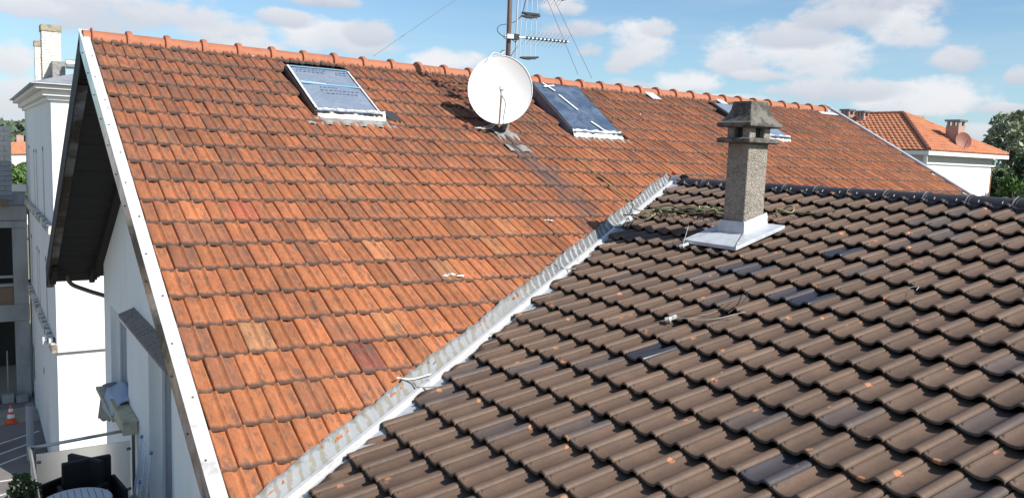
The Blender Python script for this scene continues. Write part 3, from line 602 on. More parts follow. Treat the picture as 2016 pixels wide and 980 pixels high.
MB().grid(lambda u,v:RP(3.12+1.1*u,1.99+.15*v,.022+.010*math.sin(u*1.1/.205*2*math.pi)*v+.012*(1-v)),60,4).build('apron_flashing',M_LEAD,w1,smooth=True)
MB().hexa([RP(4.15,1.72,.0),RP(4.33,1.72,.0),RP(4.33,2.0,.0),RP(4.15,2.0,.0)],[RP(4.16,1.72,.05),RP(4.31,1.72,.05),RP(4.31,2.0,.065),RP(4.16,2.0,.065)]).build('side_flashing',M_VFR,w1,.008)
w2,P2,h2=roof_window(6.86,7.76,.74,2.06,.075,.20,M_FILM2,'roof window wrapped in bulging deep blue film with white tape strips')
for side,xx in ((0,6.845),(1,7.735)):
    MB().add([P2(xx,.74,.0),P2(xx,2.06,.0),P2(xx,2.06,h2(2.06)+.006),P2(xx,.74,h2(.74)+.006)],[(0,1,2,3)]).build('plastic_film',M_FILM2,w2)
MB().add([P2(6.845,.74,.0),P2(7.735,.74,.0),P2(7.735,.74,h2(.74)+.006),P2(6.845,.74,h2(.74)+.006)],[(0,1,2,3)]).build('plastic_film',M_FILM2,w2)
for a,b in (((7.06,.79),(7.16,1.0)),((7.17,1.1),(7.27,1.50)),((7.32,1.80),(7.42,2.02))): tape(w2,P2,a,b,.032,h2,'tape',M_TAPEW,.034)
tape(w2,P2,(7.02,.9),(7.24,.84),.03,h2,'tape',M_TAPEW,.036)
crumple(6.86,7.74,2.06,.03,.10,w2,P2)
box_ap=MB().grid(lambda u,v:RP(6.74+1.1*u,2.10+.13*v,.024+.008*math.sin(u*1.1/.205*2*math.pi)*v),60,3).build('apron_flashing',M_LEAD,w2,smooth=True)
w3,P3,h3=roof_window(10.9,11.72,.56,1.80,.085,.085,M_FILM,'far roof window half hidden behind the concrete chimney')
crumple(10.92,11.72,1.80,.02,.10,w3,P3)
MB().grid(lambda u,v:RP(10.8+1.05*u,1.84+.16*v,.022+.008*math.sin(u*1.05/.205*2*math.pi)*v),50,3).build('apron_flashing',M_LEAD,w3,smooth=True)
# lead sheet dressed over the dish foot
MB().grid(lambda u,v:RP(5.52+.36*u+.04*math.sin(3*v),2.02+.62*v,.034+.012*math.sin(u*10+1)+.012*math.sin(v*8)),12,10).build('lead_sheet',M_LEAD,house,smooth=True)
# --- stray scraps on the tiles
for i,(x,s,n,sz) in enumerate(((3.478,5.06,3,.10),(5.095,4.206,3,.05),(8.7,1.25,2,.03),(2.95,.45,1,.03))):
    mb=MB(); r2=random.Random(40+i)
    for k in range(n):
        c=RP(x+k*sz*.7,s+r2.uniform(-.02,.02),.045); m=8
        mb.add([c+Vector((sz*.42*math.cos(2*math.pi*j/m)*r2.uniform(.5,1.1),sz*.30*math.sin(2*math.pi*j/m)*r2.uniform(.4,1.1),r2.uniform(0,.015))) for j in range(m)]+[c+Vector((0,-.004,.02))],[(j,(j+1)%m,m) for j in range(m)]+[tuple(range(m))[::-1]])
    lab=['largest white scrap lying on the orange tiles beside the valley gutter','row of three white flakes below the satellite dish on orange tiles','tiny white flakes on the tiles right of the blue wrapped skylight','tiny white fleck on a tile under the ridge near the gable'][i]
    tag(mb.build('plaster_scrap',M_TAPEW),lab,'scrap','white scraps lying on the orange roof')
# ================================================================ BROWN ROOFED HOUSE
bh=thing('brown_roof_house',(6,3,G),'nearer wing with dark brown wavy tiles and concrete chimney','house')
box('wall',M_WHITE,bh,(1.0,-3.5,G),(14.5,4.3,-3.0))
MB().prism([(2.4,-3.4,-3.0),(13.6,-3.4,-3.0),(8.0,-3.4,-.55)],(0,7.6,0)).build('attic_wall',M_WHITE,bh)
br=MB()
a0=[BP(-3.6,.15,-.10),BP(-3.6,8.6,-.10),BP(VA+VB*(XB-8.6*CB)-.0,8.6,-.10),BP(VA+VB*(XB-.15)-.0,.15,-.10)]; a1=[p+Vector((-SB,0,CB))*.045 for p in a0]
br.hexa(a0,a1)
q=lambda y,s,h:Vector((2*7.87-BP(y,s,h).x,y,BP(y,s,h).z))
b0=[q(-3.6,.15,-.10),q(-3.6,8.6,-.10),q(3.6,8.6,-.10),q(7.5,.15,-.10)]; br.hexa(b0,[p+Vector((SB,0,CB))*.10 for p in b0])
broof=br.build('roof',M_UND,bh)
tiles=[]; rb=random.Random(9)
chx0,chx1,chy0,chy1=5.86,6.55,5.05,5.72
for r in range(1,25):
    sb=BG*r; ph=.75-.049*(r-8)
    j0=math.floor(8.3/BW)
    for j in range(j0,-20,-1):
        y0=(j+ph)*BW     # left (larger y) edge of the tile
        loc=BP(y0,sb); xb_=loc.x; p=BP(y0-BW/2,sb-BG/2)
        ylim=VA+VB*(xb_)+0.0
        if y0-BW>VA+VB*(XB-(sb-BL)*CB)-.12: continue
        # skip what is far outside the view on the near side
        if p.y < 1.40+(p.x-3.83)*.49-1.5: break
        planes=[]
        d=VA+VB*(XB-sb*CB)-.048-y0+rb.uniform(-.02,.02)
        if d<0: planes.append((1,VB*CB,d))
        vi=rb.randrange(4); var=cut(BV[vi],planes) if planes else vi
        if planes and len(var[1])==0: continue
        bq=rb.gauss(0,.09); tone=Vector((.108,.070,.049))*(1+bq)
        if rb.random()<.11: tone=Vector((.085,.064,.056))*(1+bq)
        t=dict(var=var,loc=BP(y0,sb+rb.uniform(-.004,.004),rb.uniform(-.001,.003)),rot=jit(B_M,-.030+rb.gauss(0,.004),rb.gauss(0,.004),rb.gauss(0,.004)),tint=tuple(tone),key=size_key(p))
        if r==1: t['mat']=M_BNEW if False else None; t['tint']=(.045,.041,.046)
        for (yy,ss) in ((4.207,4.133),(3.809,2.76),(4.247,1.78),(4.03,2.782),(4.791,2.467),(4.66,2.467),(2.62,4.80)):
            if y0-BW<=yy<y0 and sb-BG<=ss<sb:
                t['tint']=(.050,.044,.052)
                if (yy,ss) in ((4.207,4.133),(3.809,2.76),(4.247,1.78)): t['mat']=M_BNEW; t['label']='newer glossy dark slate coloured tile'
        if t.get('mat') is None: t.pop('mat',None)
        if (chx0+.1<p.x<chx1-.05 and chy0+.06<p.y<chy1-.06): continue
        tiles.append(t)
place_tiles(tiles,BV,broof,'roof_tile','roof_tiles',M_BRN,M_BRNS,300)
# ridge tiles with clips
RX,RZ=7.80,-.312
mr=ridge_mesh(.105,.4125,False,'ridge_tile',M_BRIDGE,12)
offb=wloc(broof)
def clip_me():
    mb=MB(); vs=[];n=12
    for y in (-.008,.008):
        for i in range(n+1): a=math.pi*(-.02+1.04*i/n); vs.append((y,-.1165*math.cos(a)*1.05,.1165*math.sin(a)))
    mb.add(vs,[(i,i+1,n+2+i,n+1+i) for i in range(n)]); me=bpy.data.meshes.new('ridge_clip'); me.from_pydata(mb.v,[],mb.f); me.materials.append(M_CLIP); return me
cm=clip_me()
for i in range(-5,24):
    yj=5.643-.4135*i
    if yj>7.75: continue
    o=bpy.data.objects.new('ridge_tile',mr); COL.objects.link(o); o.parent=broof; o.location=Vector((RX,yj,RZ+rb.uniform(-.003,.003)))-offb; o.rotation_euler=(0,rb.gauss(0,.006),-math.pi/2+rb.gauss(0,.006))
    c=bpy.data.objects.new('ridge_clip',cm); COL.objects.link(c); c.parent=broof; c.location=Vector((RX,yj-.40,RZ))-offb; c.rotation_euler=(0,0,-math.pi/2)
    for dy in (-.10,-.31):
        MB().tube([(RX-.095,yj+dy,RZ+.068),(RX-.108,yj+dy,RZ+.048)],.006,6).build('ridge_screw',M_CLIP,broof)
j=0; y=7.75
while y>-3:     # crinkled ridge roll edge in the pans
    c=BP(y,.21,.0); r2=random.Random(j)
    MB().grid(lambda u,v:c+Vector((-.055*v+r2.uniform(-.006,.006),.05-.115*u,.036-.035*math.sin(math.pi*u)*(.4+.6*v)-.012*v)),7,2).build('ridge_roll',M_ZINC if j%3 else M_GALV,broof); y-=BW; j+=1
# ridge end cap of galvanised sheet where it meets the red slope
MB().grid(lambda u,v:Vector((RX-.13*math.cos(math.pi*u),7.72+.16*v,RZ+.02+.13*math.sin(math.pi*u)-.02*v)),12,3).build('ridge_end',M_GALV,bh,smooth=True)
MB().hexa([(7.42,7.63,-.352),(7.9,7.60,-.30),(7.95,7.95,-.24),(7.55,7.90,-.27)],[(7.42,7.63,-.342),(7.9,7.60,-.29),(7.95,7.95,-.23),(7.55,7.90,-.26)]).build('ridge_flashing',M_GALV,bh)
# --- valley gutter
gut=bpy.data.objects.new('valley_gutter',None); COL.objects.link(gut); gut.parent=bh; gut.location=Vector((4,yv(4),-1.4))-wloc(bh)
XA,XE=.4,7.72; LEN=math.hypot(XE-XA,VB*(XE-XA))
def vz_r(x,y): return ZR-TT*(YR-y)
def vz_b(x): return ZB-TBt*(XB-x)
def zgrid():
    nu,nv=420,6; vs=[];uv=[];fs=[]
    for i in range(nu+1):
        x=XA+(XE-XA)*i/nu; L=LEN*i/nu
        for j in range(nv+1):
            v=j/nv; y=yv(x)+(.130+.010*math.sin(L*5.1)+.006*math.sin(L*23))*v; amp=.0045*min(1,v*2.5)
            z=vz_r(x,y)+.020+amp*(.7+.6*math.sin(L*3.7))*math.sin(2*math.pi*L/.105+2.2*math.sin(L*2.3))+.003*math.sin(L*37+v*3)+.060*v*v
            vs.append((x,y,z)); uv.append((L,v))
    for i in range(nu):
        for j in range(nv): a=i*(nv+1)+j; fs.append((a,a+nv+1,a+nv+2,a+1))
    return np.array(vs)-np.array(wloc(gut)),fs,uv
me=mesh_from('zinc_strip',*zgrid(),M_ZINCW); o=bpy.data.objects.new('zinc_strip',me); COL.objects.link(o); o.parent=gut
def along(w0,w1,z0,z1,name,m,xa,xe):   # bar along the valley, offset in y
    f=lambda x,w,z:(x,yv(x)+w,max(vz_b(x),-9)+z)
    MB().hexa([f(xa,w0,z0),f(xe,w0,z0),f(xe,w1,z0),f(xa,w1,z0)],[f(xa,w0,z1),f(xe,w0,z1),f(xe,w1,z1),f(xa,w1,z1)]).build(name,m,gut,.004)
for xa,xe,d in ((.4,2.75,0),(2.75,4.9,.003),(4.9,6.55,.001),(6.55,7.72,.004)): along(-.024,.024,-.02,.062+d,'upstand',M_WSTRIP,xa,xe)
MB().grid(lambda u,v:Vector((XA+(XE-XA)*u,yv(XA+(XE-XA)*u)-.03-.22*v,vz_b(XA+(XE-XA)*u)+.010-.055*v)),60,2).build('side_flashing',M_GALV,gut)
for x in (2.62,4.75): # joint straps over the gutter
    MB().tube(curve([(x-.10,yv(x-.10)+.14,vz_r(x,yv(x-.1)+.14)+.095),(x,yv(x)+.07,vz_r(x,yv(x)+.07)+.065),(x+.03,yv(x+.03)+.0,vz_b(x)+.074),(x+.14,yv(x+.14)-.11,vz_b(x+.1)+.05)],5),.006,6).build('joint_strap',M_LEAD,gut)
MB().tube(curve([(2.50,yv(2.5)+.15,vz_r(2.5,yv(2.5)+.15)+.10),(2.63,yv(2.63)+.09,vz_r(2.6,yv(2.6)+.09)+.075),(2.80,yv(2.8)+.03,vz_b(2.8)+.075)],6),.007,6).build('joint_strap',M_WSTRIP,gut)
# --- chimney
ch=bpy.data.objects.new('chimney',None); COL.objects.link(ch); ch.parent=bh; ch.location=Vector((6.33,5.43,-.75))-wloc(bh)
cx,cy=6.33,5.435
MB().box(6.19,6.47,5.302,5.562,-.95,.20).build('chimney_shaft',M_PEB,ch,.010)
def frustum(levels,name,m,bev=.006):
    mb=MB(); vs=[];fs=[]
    for hx,hy,z in levels: vs+=[(cx-hx,cy-hy,z),(cx+hx,cy-hy,z),(cx+hx,cy+hy,z),(cx-hx,cy+hy,z)]
    for k in range(len(levels)-1):
        for i in range(4): fs.append((4*k+i,4*k+(i+1)%4,4*k+4+(i+1)%4,4*k+4+i))
    fs+=[(3,2,1,0),tuple(len(vs)-4+i for i in range(4))]; return mb.add(vs,fs).build(name,m,ch,bev)
frustum([(.20,.185,.200),(.222,.205,.208),(.222,.205,.243),(.19,.175,.252)],'chimney_slab',M_HOOD)
for sx in (-1,1):
    for sy in (-1,1): MB().box(cx+sx*.104-.044,cx+sx*.104+.044,cy+sy*.094-.044,cy+sy*.094+.044,.25,.352).build('chimney_post',M_PEB,ch,.006)
box('chimney_flue',M_DARK,ch,(cx-.095,cy-.088,.25),(cx+.095,cy+.088,.352))
frustum([(.205,.19,.350),(.228,.212,.362),(.228,.212,.392),(.205,.19,.405),(.165,.152,.455),(.135,.125,.52),(.122,.112,.60)],'chimney_hood',M_HOOD)
frustum([(.168,.158,-.63),(.150,.140,-.57)],'lead_collar',M_LEAD,.003)
def skirt(z0,z1,g0,g1,name,m):
    mb=MB(); a=[(6.19-g0,5.302-g0),(6.47+g0,5.302-g0),(6.47+g0,5.562+g0),(6.19-g0,5.562+g0)]; c=[(6.19-g1,5.302-g1),(6.47+g1,5.302-g1),(6.47+g1,5.562+g1),(6.19-g1,5.562+g1)]
    pl=lambda x,y,o:(x,y,ZB-TBt*(XB-x)+o); vs=[pl(*p,z0) for p in a]+[pl(*p,z1) for p in c]; mb.add(vs,[(i,(i+1)%4,4+(i+1)%4,4+i) for i in range(4)]).build(name,m,ch,.003)
skirt(.06,.145,.035,.030,'flashing_skirt',M_GALVL); skirt(.14,.195,.034,.022,'flashing_skirt',M_GALVL)
pl=lambda x,y,o:(x,y,ZB-TBt*(XB-x)+o)
MB().hexa([pl(5.83,5.06,.052),pl(6.50,5.06,.052),pl(6.50,5.74,.052),pl(5.83,5.74,.052)],[pl(5.83,5.06,.086),pl(6.50,5.06,.086),pl(6.50,5.74,.086),pl(5.83,5.74,.086)]).build('flashing_apron',M_GALVL,ch,.004)
MB().tube([pl(5.83,5.07,.088),pl(6.16,5.27,.090),pl(6.155,5.268,.195)],.006,5).build('flashing_seam',M_LEAD,ch)
MB().tube([pl(5.84,5.72,.087),pl(6.15,5.59,.088)],.004,5).build('flashing_seam',M_LEAD,ch)
# ---------------------------------------------------------------- satellite dish and antenna mast
dish=thing('satellite_dish',RP(5.72,2.0),'round white satellite dish on the orange roof in front of the mast','satellite dish')
dc=Vector((5.66,8.76,.815))-RIGHT*.083; faz=math.atan2(-.50,-.866); n=Vector((math.sin(faz)*math.cos(.12),math.cos(faz)*math.cos(.12),math.sin(.12))); ux=Vector((-n.y,n.x,0)).normalized(); uz=n.cross(ux)*1.0
if uz.z<0: uz=-uz
def dp(r,a,off=0): return dc+ux*((.405*r)*math.cos(a))+uz*(.43*r*math.sin(a))+n*(-.085*(1-r*r)+off)
mb=MB()
mb.grid(lambda u,v:dp(v,2*math.pi*u),48,8); mb.build('reflector',M_DISH,dish,smooth=True)
MB().grid(lambda u,v:dp(v,2*math.pi*u,-.012),48,6).build('reflector_back',M_DISHB,dish,smooth=True)
MB().tube([dp(1,2*math.pi*i/48) for i in range(49)],.005,6,cap=False).build('rim',M_DISH,dish,smooth=True)
lb=dp(1.0,-math.pi/2); lt=dc+n*.42+uz*-.10
MB().tube([lb-uz*.03-n*.02,lt],.013,8).build('lnb_arm',M_GREY,dish); 
mb=MB().tube([lt-n*.02+uz*.0,lt+n*.02+uz*.03],.024,10); mb.tube([lt+uz*.045-n*.05,lt+uz*.02+n*.0],.030,10,.022); mb.tube([lt+n*.01,lt+n*.01-uz*.06],.016,8); mb.build('lnb',M_GREY,dish)
MB().tube([dc-n*.12,Vector((5.80,8.97,.80))],.03,8).build('bracket',M_DSTEEL,dish)
MB().obox(dc-n*.13-ux*.08-uz*.1,ux*.16,n*.03,uz*.2).build('bracket',M_DSTEEL,dish)
tag(MB().tube(curve([lt+n*.01-uz*.05,lt+Vector((.06,0,-.15)),lt+Vector((.10,.1,-.36)),RP(5.72,2.12,.07),RP(5.60,2.1,.06)],8),.005,5).build('coax_cable',M_CABB),'thin dark cable hanging from the dish feed arm','cable')
for i,pts in enumerate(([RP(5.70,2.0,.25),RP(5.58,2.02,.10),RP(5.45,2.04,.06),RP(5.28,2.06,.05)],[RP(5.70,1.98,.22),RP(5.56,2.06,.08),RP(5.42,2.08,.06),RP(5.29,2.07,.055)])):
    tag(MB().tube(curve(pts,6),.006,5).build('coax_cable',M_CABW),['upper white cable end lying on tiles left of the dish foot','lower white cable end lying on tiles left of the dish foot'][i],'cable')
tag(MB().tube(curve([Vector((5.45,8.9,1.18)),Vector((5.55,8.92,1.27)),Vector((5.68,8.95,1.27)),Vector((5.74,8.95,1.32))],6),.005,5).build('coax_cable',M_CABW),'white cable looping over the top rim of the dish','cable')
mast=thing('antenna_mast',RP(5.79,2.0),'brown steel mast with TV antennas behind the white dish','antenna')
MB().tube([(5.79,8.96,.1),(5.785,8.96,3.3)],.030,12).build('pole',M_MAST,mast,smooth=True)
MB().tube([(5.79,8.96,.1),(5.79,8.96,.42)],.045,12).build('pole_foot',M_LEAD,mast)
def yagi(z,x0,x1,dz,name):
    a=Vector((x0,8.90,z)); b=Vector((x1,8.90,z+dz)); d=b-a
    y=MB().tube([a,b],.011,8).build(name,M_ALU,mast)
    mb=MB(); e=Vector((.38,-.22,.62)).normalized()*.115
    for i in range(11):
        p=a+d*(.33+.062*i); k=1.0 if i>3 else .9; mb.tube([p-e*k,p+e*k],.0035,5)
    mb.build('director_rod',M_ALU,y)['kind']='stuff'
    mb=MB()
    for i in range(11): p=a+d*(.33+.062*i); mb.box(p.x-.013,p.x+.013,p.y-.017,p.y+.017,p.z-.017,p.z+.017)
    mb.build('rod_clamp',M_BLK,y)['kind']='stuff'; MB().obox(a+d*.13+Vector((0,-.03,-.035)),(.07,0,0),(0,.06,0),(0,0,.07)).build('balun_box',M_BLK,y)
    MB().obox(a+Vector((.02,-.03,-.03)),(.10,0,.004),(0,.09,0),(0,0,.055)).build('mast_clamp',M_ALU,y)
yagi(1.492,5.69,6.70,.03,'uhf_antenna'); yagi(2.05,5.72,6.62,.01,'uhf_antenna')
grd=MB().tube([(5.885,8.93,1.15),(5.89,8.93,3.1)],.013,8).build('panel_antenna',M_ALU,mast)
mb=MB()
for x in (5.925,6.005,6.085,6.165): mb.tube([(x,8.90,1.235),(x+.008,8.90,2.9)],.0045,5)
mb.build('grid_rod',M_ALU,grd)
def bow(z0,z1,dz):
    xs=[5.93,6.0,6.07,6.14,6.20]; up=[0,.003,.004,.006,.008]; lo=[-.014,-.030,-.036,-.028,-.012]
    MB().prism([(x,8.86,z0+u+dz*i/4) for i,(x,u) in enumerate(zip(xs,up))]+[(x,8.86,z0+l+dz*i/4) for i,(x,l) in reversed(list(enumerate(zip(xs,lo))))],(0,.05,0)).build('bow_element',M_BLK,grd)
bow(1.255,0,.02); bow(1.775,0,.018); 
xs=[5.935,6.0,6.07,6.14,6.19]
MB().prism([(x,8.86,1.815+.002*i) for i,x in enumerate(xs)]+[(x,8.86,1.815-l) for x,l in zip(reversed(xs),(.012,.028,.034,.028,.012))],(0,.05,0)).build('bow_element',M_BLK,grd)
MB().tube(curve([(6.02,8.92,2.1),(5.97,8.92,1.85),(5.9,8.93,1.72),(5.78,8.95,1.66),(5.64,8.95,1.62),(5.61,8.95,1.55),(5.70,8.95,1.49),(5.85,8.93,1.45),(5.89,8.92,1.38),(5.84,8.93,1.3),(5.81,8.93,1.25)],8),.005,5).build('lead_cable',M_CABB,mast)
MB().tube(curve([(5.68,8.95,1.20),(5.67,8.95,1.29),(5.72,8.95,1.32),(5.77,8.95,1.30)],6),.005,5).build('lead_cable',M_CABB,mast)
for pts,l in (([(5.80,8.96,2.95),(8.25,10.66,1.33)],'left guy wire running from the mast down to the ridge right of the dish'),([(5.80,8.96,2.97),(8.57,10.70,1.30)],'right guy wire running from the mast down to the ridge right of the dish'),([(5.78,8.96,2.40),(4.70,10.70,1.28)],'guy wire running from the mast down to the ridge left of the dish')):
    if 'left of' in l: pts=[(6.85,10.72,2.85),(4.70,10.72,1.28)]
    tag(MB().tube(pts,.0032,5).build('guy_wire',M_DSTEEL),l,'wire')
# ---------------------------------------------------------------- cables and bits lying on the brown roof
def bcab(pts,m,r,lab,cat='cable',grp=None,name='cable'): return tag(MB().tube(curve([BP(y,s,h) for y,s,h in pts],8),r,6).build(name,m,smooth=True),lab,cat,grp)
tag(MB().tube(curve([RP(6.47,2.74,.045),RP(6.50,3.2,.06),RP(6.53,3.6,.06),Vector((6.56,yv(6.56)+.08,vz_r(0,yv(6.56)+.08)+.07)),BP(7.05,1.62,.10),BP(6.9,1.5,.08)],8),.007,6).build('cable',M_CABG,smooth=True),'yellow green cable running down the orange tiles into the valley','cable')
rc=random.Random(21)
for i in range(6):
    pts=[]
    y=7.05-rc.uniform(0,.15)
    while y>5.75: pts.append((y,1.42-.16*(7.05-y)/1.3+rc.uniform(-.10,.09)+.02*i,.045+rc.uniform(0,.06))); y-=rc.uniform(.13,.26)
    bcab(pts,[M_CABD,M_CABB,M_CABG,M_CABD,M_CABD,M_CABB][i],.007,['dark olive cable strand in the tangled bundle left of the chimney','black cable strand in the tangled bundle left of the chimney','pale green cable strand in the tangled bundle left of the chimney','dark olive cable strand in the tangled bundle left of the chimney','dark olive cable strand in the tangled bundle left of the chimney','black cable strand in the tangled bundle left of the chimney'][i],'cable','tangle of cables beside the chimney')
def loop(y,s,ry,rs,m,lab,turn=1.0):
    bcab([(y+ry*math.cos(2*math.pi*k/10*turn),s+rs*math.sin(2*math.pi*k/10*turn),.05+.05*abs(math.sin(k*.7))) for k in range(11)],m,.008,lab,'cable')
loop(6.85,1.72,.16,.11,M_CABG,'pale green cable loop nearest the valley at the left end of the tangle',.8)
loop(6.72,1.50,.07,.06,M_CABG,'small green cable curl under the tangle',.7); loop(6.35,1.22,.07,.10,M_CABG,'upright green cable end curling above the tangle',.55); loop(5.98,1.27,.20,.10,M_CABG,'green cable arc touching the left side of the chimney',.5); loop(5.42,1.08,.10,.07,M_CABG,'round cable coil right of the chimney',1.0)
tag(MB().tube(curve([BP(5.5,1.1,.05),BP(5.3,1.05,.05),BP(5.1,1.0,.04),BP(4.95,.9,.05)],6),.006,5).build('cable',M_CABD),'dark cable trailing right from the coil beside the chimney','cable')
tag(MB().tube(curve([Vector((5.9,yv(5.9)-.02,vz_b(5.9)+.08)),BP(6.75,2.05,.06),BP(6.85,1.85,.09),BP(6.95,1.75,.09),BP(7.1,1.8,.09)],6),.007,5).build('cable',M_CABB),'black cable crossing the valley upstand below the tangle','cable')
def plug(y,s,lab,wires):
    t=thing('cable_connector',BP(y,s,.03),lab,'connector')
    MB().tube([BP(y,s,.05),BP(y-.03,s-.05,.06)],.017,8).build('housing',M_CABW,t); MB().tube([BP(y+.02,s+.02,.045),BP(y-.01,s,.05)],.022,8).build('clamp',M_GREY,t)
    for w in wires: MB().tube(curve([BP(a,b,c) for a,b,c in w],6),.0022,5).build('wire',M_CABB if w[0][2]<.06 else M_GREY,t)
plug(4.43,3.71,'white cable connector lying mid roof left of a dark stain',[[(4.43,3.70,.05),(4.28,3.55,.06),(4.22,3.35,.05),(4.26,3.2,.04)],[(4.43,3.7,.07),(4.15,3.6,.06),(4.0,3.35,.06)]])
plug(5.66,2.31,'white cable connector beside the chimney flashing corner',[[(5.66,2.30,.07),(5.78,2.12,.12),(5.86,2.0,.16)]])
tag(MB().tube(curve([BP(4.12,3.40,.045),BP(4.2,3.1,.05),BP(4.42,2.9,.04)],6),.0035,5).build('cable',M_CABB),'thin black wire across brown tiles below the chimney','wire')
for i,(y,s) in enumerate(((2.30,1.62),(3.28,2.42))):
    tag(MB().tube(curve([BP(y,s,.05),BP(y-.05,s-.03,.055),BP(y-.07,s+.03,.05)],6),.0022,5).build('wire_offcut',M_GREY),['small white wire offcut on brown tiles near the right edge','small white wire offcut beside a dark slate tile'][i],'scrap')
# ---------------------------------------------------------------- BALCONY
bal=thing('balcony',(1.2,11,-5.3),'balcony with steel rail and frosted glass beside the gable wall','balcony')
box('floor_slab',M_CONC,bal,(.42,7.6,-5.42),(1.898,12.6,-5.17))
yb_=12.44
MB().tube([(1.93,yb_,-4.118),(.556,yb_,-4.19)],.023,12).build('handrail',M_STEEL,bal,smooth=True); MB().tube([(.556,yb_+.01,-4.19),(.53,7.6,-4.13)],.023,12).build('handrail',M_STEEL,bal,smooth=True)
for x,y in ((1.845,yb_),(.56,10.2),(.565,yb_-.02),(.55,8.2)):
    MB().box(x-.02,x+.02,y-.02,y+.02,-5.25,-4.20).build('post',M_DSTEEL,bal); MB().tube([(x,y,-4.21),(x,y,-4.14)],.008,6).build('post_pin',M_STEEL,bal)
box('glass_panel',M_FROST,bal,(.63,yb_-.008,-5.12),(1.80,yb_+.008,-4.285)); box('glass_panel',M_FROST,bal,(.553,10.26,-5.12),(.567,12.30,-4.285)); box('glass_panel',M_FROST,bal,(.545,8.26,-5.12),(.56,10.14,-4.285))
for z in (-4.40,-5.0):
    MB().tube([(1.80,yb_,z),(1.76,yb_-.02,z)],.022,8).build('glass_clamp',M_DSTEEL,bal); MB().tube([(.64,yb_,z),(.68,yb_-.02,z)],.022,8).build('glass_clamp',M_DSTEEL,bal)
def chair(x,y,rz,lab):
    t=thing('rattan_armchair',(x,y,-5.17),lab,'chair','black rattan chairs on the balcony'); ca,sa=math.cos(rz),math.sin(rz)
    T=lambda p:(x+p[0]*ca-p[1]*sa,y+p[0]*sa+p[1]*ca,-5.17+p[2])
    def bx(a,b,name): 
        m=MB().box(a[0],b[0],a[1],b[1],a[2],b[2]); m.v=[T(p) for p in m.v]; m.build(name,M_RATTAN,t,.02)
    bx((-.3,-.28,.10),(.3,.28,.40),'seat'); bx((-.3,.281,.10),(.3,.36,.92),'backrest'); bx((-.36,-.28,.08),(-.301,.36,.62),'armrest'); bx((.301,-.28,.08),(.36,.36,.62),'armrest')
    for a in (-1,1):
        for b in (-1,1): bx((a*.3-.025,b*.25-.025,0),(a*.3+.025,b*.25+.025,.10),'leg')
chair(.92,11.75,-.95,'black rattan armchair in the balcony corner by the rail'); chair(1.22,11.55,.12,'black rattan armchair behind the white slatted table')
tb=thing('garden_table',(1.0,10.95,-5.17),'round white slatted garden table on the balcony','table')
for i in range(10):
    x=.60+i*.075; hw=math.sqrt(max(.02,.38**2-(x+.034-.97)**2))
    box('slat',M_SLATW,tb,(x,10.95-hw,-4.455),(x+.068,10.95+hw,-4.43),.004)
MB().tube([(.97+.39*math.cos(a),10.95+.39*math.sin(a),-4.445) for a in [2*math.pi*k/32 for k in range(33)]],.014,6).build('table_rim',M_SLATW,tb)
for a in (.8,2.4,3.9,5.5): MB().tube([(.97+.25*math.cos(a),10.95+.25*math.sin(a),-4.46),(.97+.34*math.cos(a),10.95+.34*math.sin(a),-5.17)],.016,6).build('leg',M_SLATW,tb)
rk=thing('drying_rack',(1.75,11.4,-5.17),'pale blue folded laundry rack leaning on the gable wall','laundry rack')
mb=MB()
for y in (11.0,11.7): mb.tube([(1.70,y,-5.16),(1.84,y-.05,-3.98)],.010,6)
for k in range(14): z=-5.05+k*.08; x=1.70+.14*(z+5.16)/1.18; mb.tube([(x,11.0,z),(x,11.7,z)],.004,5)
for y in (11.15,11.55): mb.tube([(1.64,y,-5.16),(1.80,y,-4.1)],.008,6)
mb.build('wire_frame',M_RACK,rk)
for y in (10.95,11.64): MB().sphere((1.83,y,-3.98),.026,n=8,m=6).build('joint',M_BLUE,rk,smooth=True)
for z in (-4.5,-4.9): MB().sphere((1.76,11.35,z),.03,n=8,m=6).build('joint',M_BLUE,rk,smooth=True)
# window ledge clutter
pb=thing('planter_box',(1.72,13.3,-4.6),'cream wooden box hanging below the gable window','planter')
for a,b in (((1.69,12.3,-4.16),(1.88,12.32,-3.98)),((1.69,13.5,-4.16),(1.88,13.52,-3.98)),((1.69,12.321,-4.16),(1.71,13.499,-3.98)),((1.68,12.29,-3.979),(1.89,12.90,-3.955)),((1.68,12.91,-3.979),(1.89,13.53,-3.955))): box('board',M_BEIGE,pb,a,b,.004)
rug=MB().grid(lambda u,v:(1.95-.27*v+.0,13.55+1.35*u+.03*math.sin(v*5),-4.10+.02*math.sin(u*9)-.02*v-(.55*(v-.72)/.28 if v>.72 else 0)*(.35+.65*u)),16,14).build('rug',M_RUG,smooth=True); tag(rug,'taupe rug draped over the window sill','rug')
sm=rug.modifiers.new('thick','SOLIDIFY'); sm.thickness=.02
mt=MB().grid(lambda u,v:(1.98-.28*v,13.1+1.25*u,-3.93+.06*math.sin(u*3+v*3)-.06*v-(.3*(v-.75)/.25 if v>.75 else 0)*(.4+.6*u)),14,12).build('towel',M_MAT,smooth=True); tag(mt,'pale blue mat airing on top of the rug at the window','mat')
mt.modifiers.new('thick','SOLIDIFY').thickness=.035
